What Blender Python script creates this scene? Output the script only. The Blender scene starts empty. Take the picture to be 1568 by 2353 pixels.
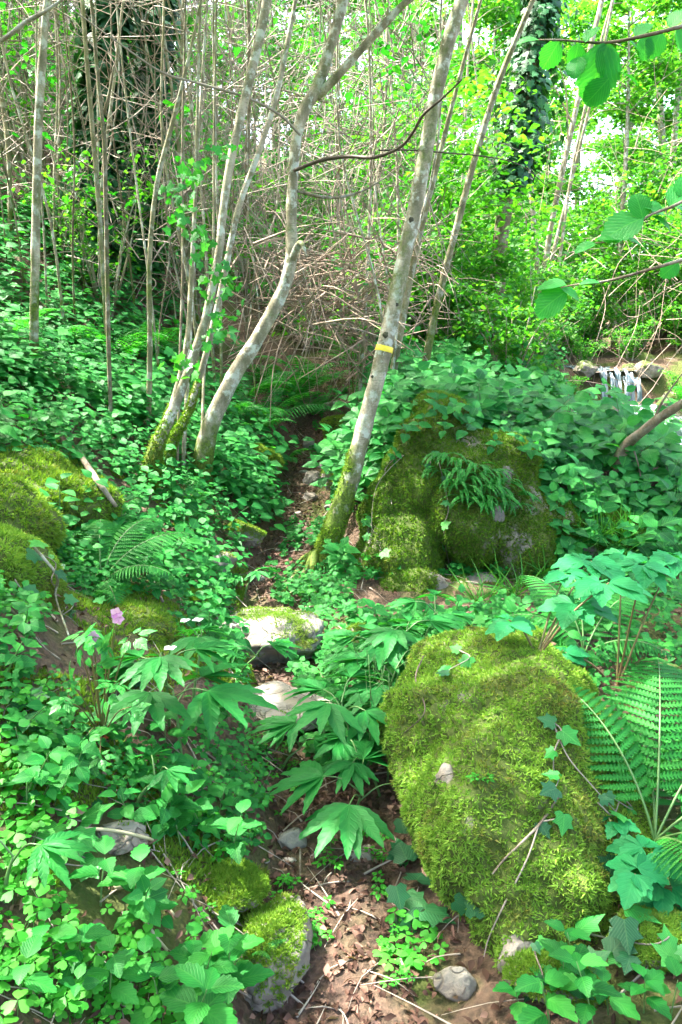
import bpy, bmesh, math, random
import numpy as np
from mathutils import Vector, Matrix, Quaternion
from mathutils.bvhtree import BVHTree

random.seed(11)
rng = np.random.default_rng(11)
scene = bpy.context.scene
C = scene.collection
R = math.radians

# ------------------------------------------------------------------ camera, sky, sun, exposure
PITCH = R(-12)
CAM = np.array((0.0, 0.0, 1.6))
cam_d = bpy.data.cameras.new('camera')
cam_d.sensor_fit = 'VERTICAL'; cam_d.sensor_height = 36; cam_d.lens = 27
cam_d.clip_start = 0.05; cam_d.clip_end = 600
cam = bpy.data.objects.new('camera', cam_d); C.objects.link(cam)
cam.location = CAM; cam.rotation_euler = (R(90) + PITCH, 0, 0)
scene.camera = cam

SUN = np.array((-0.46, 0.20, 0.87)); SUN /= np.linalg.norm(SUN)       # towards the sun
world = bpy.data.worlds.new('World'); scene.world = world; world.use_nodes = True
wn = world.node_tree.nodes; wl = world.node_tree.links
sky = wn.new('ShaderNodeTexSky'); sky.sky_type = 'NISHITA'; sky.sun_disc = False
sky.sun_elevation = math.asin(SUN[2]); sky.sun_rotation = math.atan2(SUN[0], SUN[1])
sky.air_density = 0.8; sky.dust_density = 7.0; sky.ozone_density = 0.4
wn['Background'].inputs['Strength'].default_value = 0.15
wl.new(sky.outputs[0], wn['Background'].inputs['Color'])
sd = bpy.data.lights.new('sun', 'SUN'); sd.energy = 2.7; sd.angle = R(0.55); sd.color = (1.0, 0.95, 0.86)
sun = bpy.data.objects.new('sun', sd); C.objects.link(sun)
sun.rotation_euler = Vector(SUN).to_track_quat('Z', 'Y').to_euler(); sun.location = (-8, 4, 30)

scene.view_settings.view_transform = 'Standard'; scene.view_settings.look = 'None'
scene.view_settings.exposure = 3.72; scene.view_settings.gamma = 1.0
scene.view_settings.use_curve_mapping = False
scene.render.engine = 'CYCLES'
cy = scene.cycles
cy.max_bounces = 5; cy.diffuse_bounces = 3; cy.glossy_bounces = 1; cy.transmission_bounces = 3
cy.transparent_max_bounces = 4; cy.caustics_reflective = False; cy.caustics_refractive = False
cy.sample_clamp_indirect = 6; cy.use_denoising = True
scene.render.film_transparent = False

# ------------------------------------------------------------------ numeric helpers
def _h(i, j, k, s):
    n = (i * 374761393 + j * 668265263 + k * 2147483647 + s * 974711) & 0xffffffff
    n = ((n ^ (n >> 13)) * 1274126177) & 0xffffffff
    n = ((n ^ (n >> 16)) * 2246822519) & 0xffffffff
    return ((n ^ (n >> 15)) & 0xffff) / 65535.0
def vnoise(p, s=0):
    p = np.asarray(p, float); f = np.floor(p).astype(np.int64); t = p - f; t = t * t * (3 - 2 * t)
    o = 0
    for a in (0, 1):
        for b in (0, 1):
            for c in (0, 1):
                w = (t[..., 0] if a else 1 - t[..., 0]) * (t[..., 1] if b else 1 - t[..., 1]) * (t[..., 2] if c else 1 - t[..., 2])
                o = o + w * _h(f[..., 0] + a, f[..., 1] + b, f[..., 2] + c, s)
    return o * 2 - 1
def fbm(p, s=0, octv=4, gain=.5):
    p = np.asarray(p, float); o = 0; a = 1; 
    for k in range(octv):
        o = o + a * vnoise(p * 2 ** k, s + k * 17); a *= gain
    return o
def sstep(a, b, x):
    t = np.clip((x - a) / (b - a), 0, 1); return t * t * (3 - 2 * t)
def unit(v):
    v = np.asarray(v, float); return v / np.maximum(np.linalg.norm(v, axis=-1, keepdims=True), 1e-9)
def smooth_interp(x, xs, ys):
    x = np.asarray(x, float); d = (xs[-1] - xs[0]) * .02
    return sum(np.interp(x + k * d, xs, ys) for k in (-2, -1, 0, 1, 2)) / 5

# ------------------------------------------------------------------ terrain function
PY = [-6, 0, 1.6, 2.2, 3.3, 4.0, 4.8, 6, 7.5, 9, 12, 20, 60]
PX = [.3, .05, .02, -.03, -.24, -.40, -.42, -.36, -.30, -.33, -.5, -1, -2]
ZY = [-6, 0, 2.5, 4, 6, 8, 10, 14, 20, 40, 90]
ZZ = [-.2, 0, .02, .14, .34, .74, 1.35, 2.7, 4.6, 9.5, 18]
SY = [-6, 4, 8, 10, 12, 14, 18, 30, 60]
SX = [6, 4.6, 4.45, 4.5, 4.7, 4.96, 5.5, 8, 14]
WY = [-6, 6, 10.9, 11.2, 13.6, 13.75, 20, 60]
WZ = [-.3, .05, .22, .50, .66, 1.22, 1.5, 3.5]
def path_x(y): return np.interp(y, PY, PX)
def path_w(y): return .125 + .03 * np.sin(np.asarray(y) * 2.1) + .10 * sstep(2.8, 1.8, np.asarray(y))
def stream_x(y): return np.interp(y, SY, SX)
def water_z(y): return np.interp(y, WY, WZ)
def hgt(x, y, fine=True):
    x = np.asarray(x, float); y = np.asarray(y, float)
    zp = smooth_interp(y, ZY, ZZ) if False else np.interp(y, ZY, ZZ)
    xc = path_x(y); hw = path_w(y)
    dl = np.maximum(0, xc - hw - x); dr = np.maximum(0, x - xc - hw)
    zl = .70 * np.minimum(dl, 13) + .25 * np.maximum(0, dl - 13) + .09 * (1 - np.exp(-dl / .12))
    zr_low = .10 * (1 - np.exp(-dr / .25)) + .05 * dr
    base = zp + zl + zr_low
    # the right-hand bank / plateau
    plat = 1.16 + .022 * (y - 5) + .10 * np.sin(x * 1.3 + y * .7)
    plat = plat - .30 * sstep(1.05, 1.9, x) * sstep(11, 8, y)
    plat = np.maximum(plat, zp + .05 - .55 * dr)
    front = y - .12 * np.sin(x * 2.3) - .25 * np.clip(x - 1.4, 0, 3)
    m = sstep(4.55, 5.35, front) * sstep(.12, .75, dr)
    z = base * (1 - m) + plat * m
    # fall towards the stream
    sx = stream_x(y); wz = water_z(y)
    ds = np.abs(x - sx)
    e = sstep(2.6, .75, np.where(x < sx, ds, ds))
    bank = wz - .12
    z = np.where(x < sx, z * (1 - e) + bank * e, z)
    far = wz - .12 + .55 * np.maximum(0, ds - .75) * np.minimum(1, np.maximum(0, ds - .75)) 
    far = np.minimum(far, wz + 2.2 + .12 * ds)
    z = np.where(x >= sx, far, z)
    if fine:
        onp = sstep(.05, .3, dl + dr)
        q = np.stack([x, y, x * 0], -1)
        z = z + (.10 * fbm(q * .9, 3, 3)) * sstep(.2, 1.2, dl + dr) + .022 * fbm(q * 5, 9, 3) * (.35 + .65 * onp) + .4 * fbm(q * .12, 5, 2) * sstep(8, 20, np.hypot(x, y))
    return z

# ------------------------------------------------------------------ view helpers (used to find where a thing stands on the ground)
K = 682 / 1568.; F = 27 / 36 * 1024.
fw = np.array((0, math.cos(PITCH), math.sin(PITCH))); up = np.array((0, -math.sin(PITCH), math.cos(PITCH)))
def ray(dx, dy):
    return fw + np.array((1., 0, 0)) * ((dx * K - 341) / F) + up * ((512 - dy * K) / F)
def P(dx, dy, Y):
    d = ray(dx, dy); return CAM + d * (Y / d[1])
def G(dx, dy, tmin=.8):
    d = ray(dx, dy); t = np.linspace(tmin, 60, 6000); p = CAM + t[:, None] * d
    b = p[:, 2] < hgt(p[:, 0], p[:, 1]); i = int(np.argmax(b)) if b.any() else len(t) - 1
    return p[i]
def diam(w, p): return w * K / F * float(np.dot(np.asarray(p) - CAM, fw))
BV = []                                                         # BVHs of rocks, for what grows on them
def hit(dx, dy):
    d = ray(dx, dy); d = d / np.linalg.norm(d); best = None
    for b in BV:
        r = b.ray_cast(Vector(CAM), Vector(d), 60)
        if r[0] is not None and (best is None or r[3] < best[3]): best = r
    g = G(dx, dy); gd = np.linalg.norm(g - CAM)
    if best is None or best[3] > gd: return g, np.array((0, 0, 1.))
    return np.array(best[0]), np.array(best[1])

# ------------------------------------------------------------------ materials
MATS = {}
def nt(name):
    m = bpy.data.materials.new(name); m.use_nodes = True
    n = m.node_tree.nodes; l = m.node_tree.links
    MATS[name] = m
    return m, n, l, n['Principled BSDF']
def ramp(n, stops, interp='LINEAR'):
    r = n.new('ShaderNodeValToRGB'); e = r.color_ramp.elements; r.color_ramp.interpolation = interp
    while len(e) < len(stops): e.new(.5)
    for q, (p, c) in zip(e, stops): q.position = p; q.color = (*c, 1)
    return r
def math_(n, l, op, a, b=None, clamp=False):
    m = n.new('ShaderNodeMath'); m.operation = op; m.use_clamp = clamp
    for i, v in enumerate((a, b)):
        if v is None: continue
        if isinstance(v, (int, float)): m.inputs[i].default_value = v
        else: l.new(v, m.inputs[i])
    return m.outputs[0]
def mixc(n, l, f, a, b, mode='MIX'):
    m = n.new('ShaderNodeMix'); m.data_type = 'RGBA'; m.blend_type = mode
    for i, v in ((0, f), (6, a), (7, b)):
        if isinstance(v, (int, float)): m.inputs[i].default_value = v
        elif isinstance(v, tuple): m.inputs[i].default_value = (*v, 1)
        else: l.new(v, m.inputs[i])
    return m.outputs[2]
def noise(n, l, scale, detail=4, co=None, rough=.55):
    t = n.new('ShaderNodeTexNoise'); t.inputs['Scale'].default_value = scale; t.inputs['Detail'].default_value = detail
    t.inputs['Roughness'].default_value = rough
    if co is not None: l.new(co, t.inputs['Vector'])
    return t.outputs[0]
def position(n): return n.new('ShaderNodeNewGeometry').outputs['Position']

def leaf_mat(name, c0, c1, c2, rough=.5, trans=.38, veins=0.0, spec=.2, yel=1.0):
    m, n, l, b = nt(name)
    oi = n.new('ShaderNodeObjectInfo').outputs['Random']; isl = n.new('ShaderNodeNewGeometry').outputs['Random Per Island']
    r = math_(n, l, 'FRACT', math_(n, l, 'ADD', oi, math_(n, l, 'MULTIPLY', isl, .99)))
    col = ramp(n, [(0, c0), (.55, c1), (1, c2)]); l.new(r, col.inputs[0]); c = col.outputs[0]
    nz = noise(n, l, 60, 3, position(n))
    c = mixc(n, l, .35, c, mixc(n, l, nz, (.25, .3, .2), (1.5, 1.4, 1.3)), 'MULTIPLY')
    uvn = n.new('ShaderNodeUVMap'); sp = n.new('ShaderNodeSeparateXYZ'); l.new(uvn.outputs[0], sp.inputs[0])
    if veins:
        au = math_(n, l, 'ABSOLUTE', sp.outputs[0])
        ph = math_(n, l, 'SUBTRACT', math_(n, l, 'MULTIPLY', sp.outputs[1], 50.0), math_(n, l, 'MULTIPLY', au, 62.0))
        sv = math_(n, l, 'ADD', math_(n, l, 'MULTIPLY', math_(n, l, 'SINE', ph), .5), .5)
        sv = math_(n, l, 'POWER', sv, 5.0)
        mid = math_(n, l, 'LESS_THAN', au, .018)
        v = math_(n, l, 'MAXIMUM', math_(n, l, 'MULTIPLY', sv, .6), mid)
        vf = math_(n, l, 'MULTIPLY', v, veins)
        c = mixc(n, l, vf, c, (min(1, c1[0] * 2 + .05), min(1, c1[1] * 1.7), c1[2] * 1.7))
        bp = n.new('ShaderNodeBump'); bp.inputs['Strength'].default_value = .35; bp.inputs['Distance'].default_value = .004
        bp.invert = True; l.new(v, bp.inputs['Height']); l.new(bp.outputs[0], b.inputs['Normal'])
    l.new(c, b.inputs['Base Color']); b.inputs['Roughness'].default_value = rough
    b.inputs['Specular IOR Level'].default_value = spec
    tr = n.new('ShaderNodeBsdfTranslucent'); l.new(mixc(n, l, 1.0, c, (1.7 * yel, 1.75, .45), 'MULTIPLY'), tr.inputs['Color'])
    mx = n.new('ShaderNodeMixShader'); mx.inputs[0].default_value = trans
    l.new(b.outputs[0], mx.inputs[1]); l.new(tr.outputs[0], mx.inputs[2])
    l.new(mx.outputs[0], n['Material Output'].inputs['Surface'])
    return m

leaf_mat('herb_leaf', (.007, .105, .016), (.013, .175, .026), (.038, .250, .034), veins=.25)
leaf_mat('bank_leaf', (.005, .095, .017), (.010, .175, .030), (.040, .260, .042), veins=.45)
leaf_mat('hazel_leaf', (.016, .200, .026), (.024, .250, .044), (.034, .280, .070), trans=.5, veins=.35)
leaf_mat('canopy_leaf', (.025, .140, .016), (.042, .205, .022), (.090, .270, .032), trans=.5)
leaf_mat('far_leaf', (.024, .150, .022), (.046, .215, .030), (.11, .280, .046), trans=.52)
leaf_mat('ivy_leaf', (.005, .050, .020), (.011, .095, .032), (.030, .160, .045), rough=.45, trans=.18, veins=.35, spec=.25)
leaf_mat('young_ivy_leaf', (.016, .170, .034), (.030, .225, .044), (.060, .270, .05), rough=.35, trans=.3, veins=.4)
leaf_mat('fern_leaf', (.012, .140, .020), (.022, .205, .030), (.045, .260, .040), rough=.55, trans=.42)
leaf_mat('toothwort_leaf', (.008, .120, .022), (.014, .165, .030), (.026, .210, .040), veins=.12, rough=.5, trans=.36)
leaf_mat('sorrel_leaf', (.024, .220, .016), (.045, .290, .026), (.080, .340, .040), trans=.45)
leaf_mat('elder_leaf', (.010, .165, .050), (.016, .200, .064), (.028, .235, .076), veins=.15, trans=.34, spec=.15)
leaf_mat('grass_blade', (.03, .16, .02), (.05, .22, .03), (.09, .28, .05), trans=.35)
leaf_mat('dead_leaf', (.035, .018, .012), (.085, .043, .031), (.23, .135, .105), rough=.7, trans=.15, yel=.7)
leaf_mat('pink_petal', (.55, .22, .50), (.62, .30, .58), (.68, .36, .62), trans=.3, yel=.6)
leaf_mat('white_petal', (.7, .72, .78), (.75, .77, .8), (.8, .8, .82), trans=.3, yel=.6)
leaf_mat('red_leaf', (.35, .06, .02), (.45, .09, .03), (.5, .14, .04), trans=.3, yel=.8)

def plain(name, c0, c1, rough=.7, scale=12, bump=.0):
    m, n, l, b = nt(name)
    nz = noise(n, l, scale, 5, position(n)); oi = n.new('ShaderNodeObjectInfo').outputs['Random']
    f = math_(n, l, 'ADD', math_(n, l, 'MULTIPLY', nz, .7), math_(n, l, 'MULTIPLY', oi, .3))
    r = ramp(n, [(.25, c0), (.75, c1)]); l.new(f, r.inputs[0]); l.new(r.outputs[0], b.inputs['Base Color'])
    b.inputs['Roughness'].default_value = rough
    if bump:
        bp = n.new('ShaderNodeBump'); bp.inputs['Strength'].default_value = bump; bp.inputs['Distance'].default_value = .01
        l.new(nz, bp.inputs['Height']); l.new(bp.outputs[0], b.inputs['Normal'])
    return m
plain('green_stem', (.05, .13, .03), (.09, .19, .05), .5)
plain('red_stem', (.13, .07, .03), (.10, .14, .04), .5, 5)
plain('dry_twig', (.20, .145, .10), (.42, .33, .25), .8, 9)
plain('grey_twig', (.13, .105, .08), (.30, .26, .21), .8, 14)
plain('dark_twig', (.045, .03, .02), (.10, .07, .05), .7, 14)
plain('pale_root', (.20, .19, .09), (.36, .33, .2), .7, 20)
plain('yellow_paint', (.55, .42, .01), (.70, .56, .03), .6, 40)
plain('knot', (.015, .012, .008), (.05, .05, .02), .8, 60)

def bark_mat(name, dark, mid, pale, lich=(.50, .53, .47), lamt=.7, scale=5.0, mosscol=((.022, .045, .006), (.13, .19, .02))):
    m, n, l, b = nt(name)
    pos = position(n); mp = n.new('ShaderNodeMapping'); mp.inputs['Scale'].default_value = (1, 1, .45); l.new(pos, mp.inputs[0])
    n1 = noise(n, l, scale * 3, 6, mp.outputs[0]); n2 = noise(n, l, scale * 22, 4, pos)
    r = ramp(n, [(.3, dark), (.48, mid), (.68, pale)]); l.new(math_(n, l, 'ADD', math_(n, l, 'MULTIPLY', n1, .75), math_(n, l, 'MULTIPLY', n2, .25)), r.inputs[0])
    c = r.outputs[0]
    # horizontal lenticels
    mp2 = n.new('ShaderNodeMapping'); mp2.inputs['Scale'].default_value = (8, 8, 70); l.new(pos, mp2.inputs[0])
    n3 = noise(n, l, 1.6, 2, mp2.outputs[0]); le = ramp(n, [(.60, (0, 0, 0)), (.68, (1, 1, 1))]); l.new(n3, le.inputs[0])
    c = mixc(n, l, math_(n, l, 'MULTIPLY', le.outputs[0], .45), c, dark)
    n4 = noise(n, l, scale * 2.3, 5, pos, .65); lr = ramp(n, [(.51, (0, 0, 0)), (.58, (1, 1, 1))]); l.new(n4, lr.inputs[0])
    c = mixc(n, l, math_(n, l, 'MULTIPLY', lr.outputs[0], lamt), c, lich)
    at = n.new('ShaderNodeAttribute'); at.attribute_name = 'moss'
    n5 = noise(n, l, 14, 5, pos, .65)
    n6 = noise(n, l, 5, 3, mp.outputs[0]); n5 = math_(n, l, 'ADD', math_(n, l, 'MULTIPLY', n5, 1.1), math_(n, l, 'MULTIPLY', n6, .8))
    mf = math_(n, l, 'ADD', math_(n, l, 'MULTIPLY', at.outputs['Fac'], 1.1), math_(n, l, 'SUBTRACT', n5, 1.18))
    mr = ramp(n, [(.05, (0, 0, 0)), (.38, (1, 1, 1))]); l.new(mf, mr.inputs[0])
    mc = mixc(n, l, math_(n, l, 'ADD', math_(n, l, 'MULTIPLY', math_(n, l, 'SUBTRACT', noise(n, l, 90, 4, pos), .5), 2.2), .45, True), mosscol[0], mosscol[1])
    c = mixc(n, l, mr.outputs[0], c, mc)
    l.new(c, b.inputs['Base Color']); b.inputs['Roughness'].default_value = .8
    b.inputs['Specular IOR Level'].default_value = .25
    bp = n.new('ShaderNodeBump'); bp.inputs['Strength'].default_value = .5; bp.inputs['Distance'].default_value = .012
    l.new(math_(n, l, 'ADD', math_(n, l, 'ADD', n1, math_(n, l, 'MULTIPLY', n2, .4)), math_(n, l, 'MULTIPLY', le.outputs[0], -.15)), bp.inputs['Height'])
    l.new(bp.outputs[0], b.inputs['Normal'])
    return m
bark_mat('pale_bark', (.085, .080, .045), (.20, .18, .12), (.44, .39, .30))
bark_mat('grey_bark', (.075, .075, .038), (.17, .16, .09), (.32, .29, .19), lamt=.4)
bark_mat('brown_bark', (.05, .045, .028), (.12, .10, .06), (.23, .19, .13), lamt=.25)
bark_mat('dead_wood', (.06, .05, .04), (.16, .125, .09), (.30, .25, .19), lamt=.15)

def rock_mat(name, moss=.5, tan=(.19, .15, .11), grey=(.155, .145, .13), darkc=(.07, .065, .055)):
    m, n, l, b = nt(name)
    pos = position(n)
    n1 = noise(n, l, 7, 8, pos, .62); n2 = noise(n, l, 42, 6, pos, .7); n3 = noise(n, l, 3.2, 3, pos)
    r = ramp(n, [(.30, darkc), (.45, grey), (.60, tan), (.75, tuple(min(.46, c * 1.45) for c in tan))]); l.new(math_(n, l, 'ADD', math_(n, l, 'MULTIPLY', n1, .7), math_(n, l, 'MULTIPLY', n2, .3)), r.inputs[0])
    c = mixc(n, l, math_(n, l, 'MULTIPLY', n3, .5), r.outputs[0], mixc(n, l, n2, (.12, .12, .10), (.40, .38, .33)))
    vo = n.new('ShaderNodeTexVoronoi'); vo.feature = 'DISTANCE_TO_EDGE'; vo.inputs['Scale'].default_value = 6
    wv = n.new('ShaderNodeVectorMath'); wv.operation = 'ADD'; l.new(pos, wv.inputs[0])
    wn_ = n.new('ShaderNodeTexNoise'); wn_.inputs['Scale'].default_value = 8; l.new(pos, wn_.inputs['Vector'])
    sc = n.new('ShaderNodeVectorMath'); sc.operation = 'SCALE'; sc.inputs[3].default_value = .25; l.new(wn_.outputs[1], sc.inputs[0]); l.new(sc.outputs[0], wv.inputs[1])
    l.new(wv.outputs[0], vo.inputs['Vector'])
    cr = ramp(n, [(.0, (1, 1, 1)), (.03, (0, 0, 0))]); l.new(vo.outputs[0], cr.inputs[0])
    c = mixc(n, l, math_(n, l, 'MULTIPLY', cr.outputs[0], .55), c, (.04, .035, .025))
    g = n.new('ShaderNodeNewGeometry'); s = n.new('ShaderNodeSeparateXYZ'); l.new(g.outputs['Normal'], s.inputs[0])
    at = n.new('ShaderNodeAttribute'); at.attribute_name = 'moss'
    mf = math_(n, l, 'ADD', at.outputs['Fac'], math_(n, l, 'MULTIPLY', math_(n, l, 'SUBTRACT', noise(n, l, 9, 5, pos, .65), .5), 1.1))
    mr = ramp(n, [(.45, (0, 0, 0)), (.62, (1, 1, 1))]); l.new(mf, mr.inputs[0])
    mc = mixc(n, l, noise(n, l, 55, 4, pos), (.020, .036, .005), (.07, .10, .012))
    c = mixc(n, l, mr.outputs[0], c, mc)
    l.new(c, b.inputs['Base Color']); b.inputs['Roughness'].default_value = .85; b.inputs['Specular IOR Level'].default_value = .3
    bp = n.new('ShaderNodeBump'); bp.inputs['Strength'].default_value = .8; bp.inputs['Distance'].default_value = .02
    nomoss = math_(n, l, 'SUBTRACT', 1.0, mr.outputs[0])
    hh = math_(n, l, 'ADD', math_(n, l, 'ADD', n1, math_(n, l, 'MULTIPLY', n2, .5)), math_(n, l, 'MULTIPLY', math_(n, l, 'MULTIPLY', cr.outputs[0], nomoss), -.4))
    l.new(hh, bp.inputs['Height']); l.new(bp.outputs[0], b.inputs['Normal'])
    return m
rock_mat('limestone')
rock_mat('grey_stone', tan=(.18, .165, .135), grey=(.15, .15, .135), darkc=(.06, .06, .053))
rock_mat('dark_rock', tan=(.17, .13, .09), grey=(.12, .11, .09), darkc=(.03, .028, .02))

def moss_mat(name, c0, c1, c2, brown):
    m, n, l, b = nt(name)
    g = n.new('ShaderNodeNewGeometry'); pos = g.outputs['Position']
    n1 = noise(n, l, 5, 4, pos, .6); n2 = noise(n, l, 42, 2, pos)
    f = math_(n, l, 'ADD', math_(n, l, 'MULTIPLY', n1, .40), math_(n, l, 'ADD', math_(n, l, 'MULTIPLY', g.outputs['Random Per Island'], .22), math_(n, l, 'MULTIPLY', n2, .42)))
    r = ramp(n, [(.22, c0), (.5, c1), (.8, c2)]); l.new(f, r.inputs[0])
    n3 = noise(n, l, 6.5, 4, pos, .6); br = ramp(n, [(.52, (0, 0, 0)), (.66, (1, 1, 1))]); l.new(n3, br.inputs[0])
    c = mixc(n, l, math_(n, l, 'MULTIPLY', br.outputs[0], math_(n, l, 'MULTIPLY', g.outputs['Random Per Island'], 1.0)), r.outputs[0], brown)
    l.new(c, b.inputs['Base Color']); b.inputs['Roughness'].default_value = .75; b.inputs['Specular IOR Level'].default_value = .2
    tr = n.new('ShaderNodeBsdfTranslucent'); l.new(mixc(n, l, 1.0, c, (1.5, 1.5, .6), 'MULTIPLY'), tr.inputs['Color'])
    mx = n.new('ShaderNodeMixShader'); mx.inputs[0].default_value = .3
    l.new(b.outputs[0], mx.inputs[1]); l.new(tr.outputs[0], mx.inputs[2]); l.new(mx.outputs[0], n['Material Output'].inputs['Surface'])
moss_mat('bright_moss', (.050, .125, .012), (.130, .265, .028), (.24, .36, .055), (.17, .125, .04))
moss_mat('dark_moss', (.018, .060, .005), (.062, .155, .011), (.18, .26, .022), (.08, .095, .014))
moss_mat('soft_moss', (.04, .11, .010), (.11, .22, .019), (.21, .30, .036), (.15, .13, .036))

def soil_mat(name, dark, mid, pale, moss):
    m, n, l, b = nt(name)
    pos = position(n)
    n1 = noise(n, l, 3, 6, pos, .65); n2 = noise(n, l, 38, 6, pos, .7); n3 = noise(n, l, 1.7, 4, pos)
    r = ramp(n, [(.33, dark), (.5, mid), (.68, pale)]); l.new(math_(n, l, 'ADD', math_(n, l, 'MULTIPLY', n1, .45), math_(n, l, 'MULTIPLY', n2, .55)), r.inputs[0])
    vo = n.new('ShaderNodeTexVoronoi'); vo.inputs['Scale'].default_value = 55; l.new(pos, vo.inputs['Vector'])
    c = mixc(n, l, .35, r.outputs[0], mixc(n, l, vo.outputs['Distance'], (.03, .022, .016), (.22, .13, .085)))
    mr = ramp(n, [(.5, (0, 0, 0)), (.6, (1, 1, 1))]); l.new(n3, mr.inputs[0])
    c = mixc(n, l, math_(n, l, 'MULTIPLY', mr.outputs[0], moss), c, mixc(n, l, n2, (.02, .04, .006), (.08, .12, .015)))
    l.new(c, b.inputs['Base Color']); b.inputs['Roughness'].default_value = .9; b.inputs['Specular IOR Level'].default_value = .25
    bp = n.new('ShaderNodeBump'); bp.inputs['Strength'].default_value = .9; bp.inputs['Distance'].default_value = .02
    l.new(math_(n, l, 'ADD', n2, math_(n, l, 'MULTIPLY', vo.outputs['Distance'], .6)), bp.inputs['Height']); l.new(bp.outputs[0], b.inputs['Normal'])
soil_mat('forest_soil', (.022, .017, .011), (.06, .043, .027), (.13, .09, .06), .75)
soil_mat('path_soil', (.012, .009, .007), (.040, .026, .020), (.16, .098, .078), .25)

m, n, l, b = nt('water')
pos = position(n); mp = n.new('ShaderNodeMapping'); mp.inputs['Scale'].default_value = (5, 1.4, 1.2); l.new(pos, mp.inputs[0])
nn = noise(n, l, 3.5, 5, mp.outputs[0], .6); r = ramp(n, [(.42, (.05, .085, .085)), (.60, (.42, .50, .53))]); l.new(nn, r.inputs[0])
l.new(r.outputs[0], b.inputs['Base Color']); b.inputs['Roughness'].default_value = .12
bp = n.new('ShaderNodeBump'); bp.inputs['Strength'].default_value = .6; bp.inputs['Distance'].default_value = .05
l.new(nn, bp.inputs['Height']); l.new(bp.outputs[0], b.inputs['Normal'])
m, n, l, b = nt('falling_water')
pos = position(n); mp = n.new('ShaderNodeMapping'); mp.inputs['Scale'].default_value = (16, 3, 1.6); l.new(pos, mp.inputs[0])
nn = noise(n, l, 1.5, 4, mp.outputs[0], .6); r = ramp(n, [(.40, (.05, .085, .095)), (.64, (.34, .41, .45))]); l.new(nn, r.inputs[0])
l.new(r.outputs[0], b.inputs['Base Color']); b.inputs['Roughness'].default_value = .3

# ------------------------------------------------------------------ mesh building
def mesh(name, V, T, mat, uv=None, moss=None, smooth=False):
    V = np.asarray(V, np.float32).reshape(-1, 3); T = np.asarray(T, np.int32).reshape(-1, 3)
    me = bpy.data.meshes.new(name)
    me.vertices.add(len(V)); me.vertices.foreach_set('co', V.ravel())
    me.loops.add(T.size); me.loops.foreach_set('vertex_index', T.ravel())
    me.polygons.add(len(T)); me.polygons.foreach_set('loop_start', np.arange(0, T.size, 3, dtype=np.int32))
    if smooth: me.polygons.foreach_set('use_smooth', np.ones(len(T), bool))
    if uv is not None:
        u = me.uv_layers.new(name='UVMap'); u.data.foreach_set('uv', np.asarray(uv, np.float32)[T.ravel()].ravel())
    if moss is not None:
        a = me.attributes.new('moss', 'FLOAT', 'POINT'); a.data.foreach_set('value', np.asarray(moss, np.float32))
    me.update(calc_edges=True)
    if mat: me.materials.append(MATS[mat])
    return me
def obj(name, me, parent=None, loc=(0, 0, 0), M=None):
    o = bpy.data.objects.new(name, me); C.objects.link(o)
    if parent is not None: o.parent = parent
    if M is not None: o.matrix_local = M
    else: o.location = loc
    return o
def tag(o, label, cat, group=None, kind=None):
    o['label'] = label
    if cat: o['category'] = cat
    if group: o['group'] = group
    if kind: o['kind'] = kind
    return o
def thing(name, label, cat, loc, rz=0, group=None, sc=1.0):
    o = bpy.data.objects.new(name, None); C.objects.link(o); o.empty_display_size = .05
    o.location = loc; o.rotation_euler = (0, 0, rz); o.scale = (sc,) * 3
    return tag(o, label, cat, group)
def stuff(name, me, label, cat=None, parent=None):
    o = obj(name, me, parent); o['kind'] = 'stuff'
    if parent is None: o['label'] = label; o['category'] = cat
    return o
def join(parts):
    V = []; T = []; U = []; M = []; k = 0
    for p in parts:
        V.append(p[0]); T.append(np.asarray(p[1]) + k); U.append(p[2] if len(p) > 2 and p[2] is not None else np.zeros((len(p[0]), 2)))
        M.append(p[3] if len(p) > 3 and p[3] is not None else np.zeros(len(p[0]))); k += len(p[0])
    return np.concatenate(V), np.concatenate(T), np.concatenate(U), np.concatenate(M)

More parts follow.
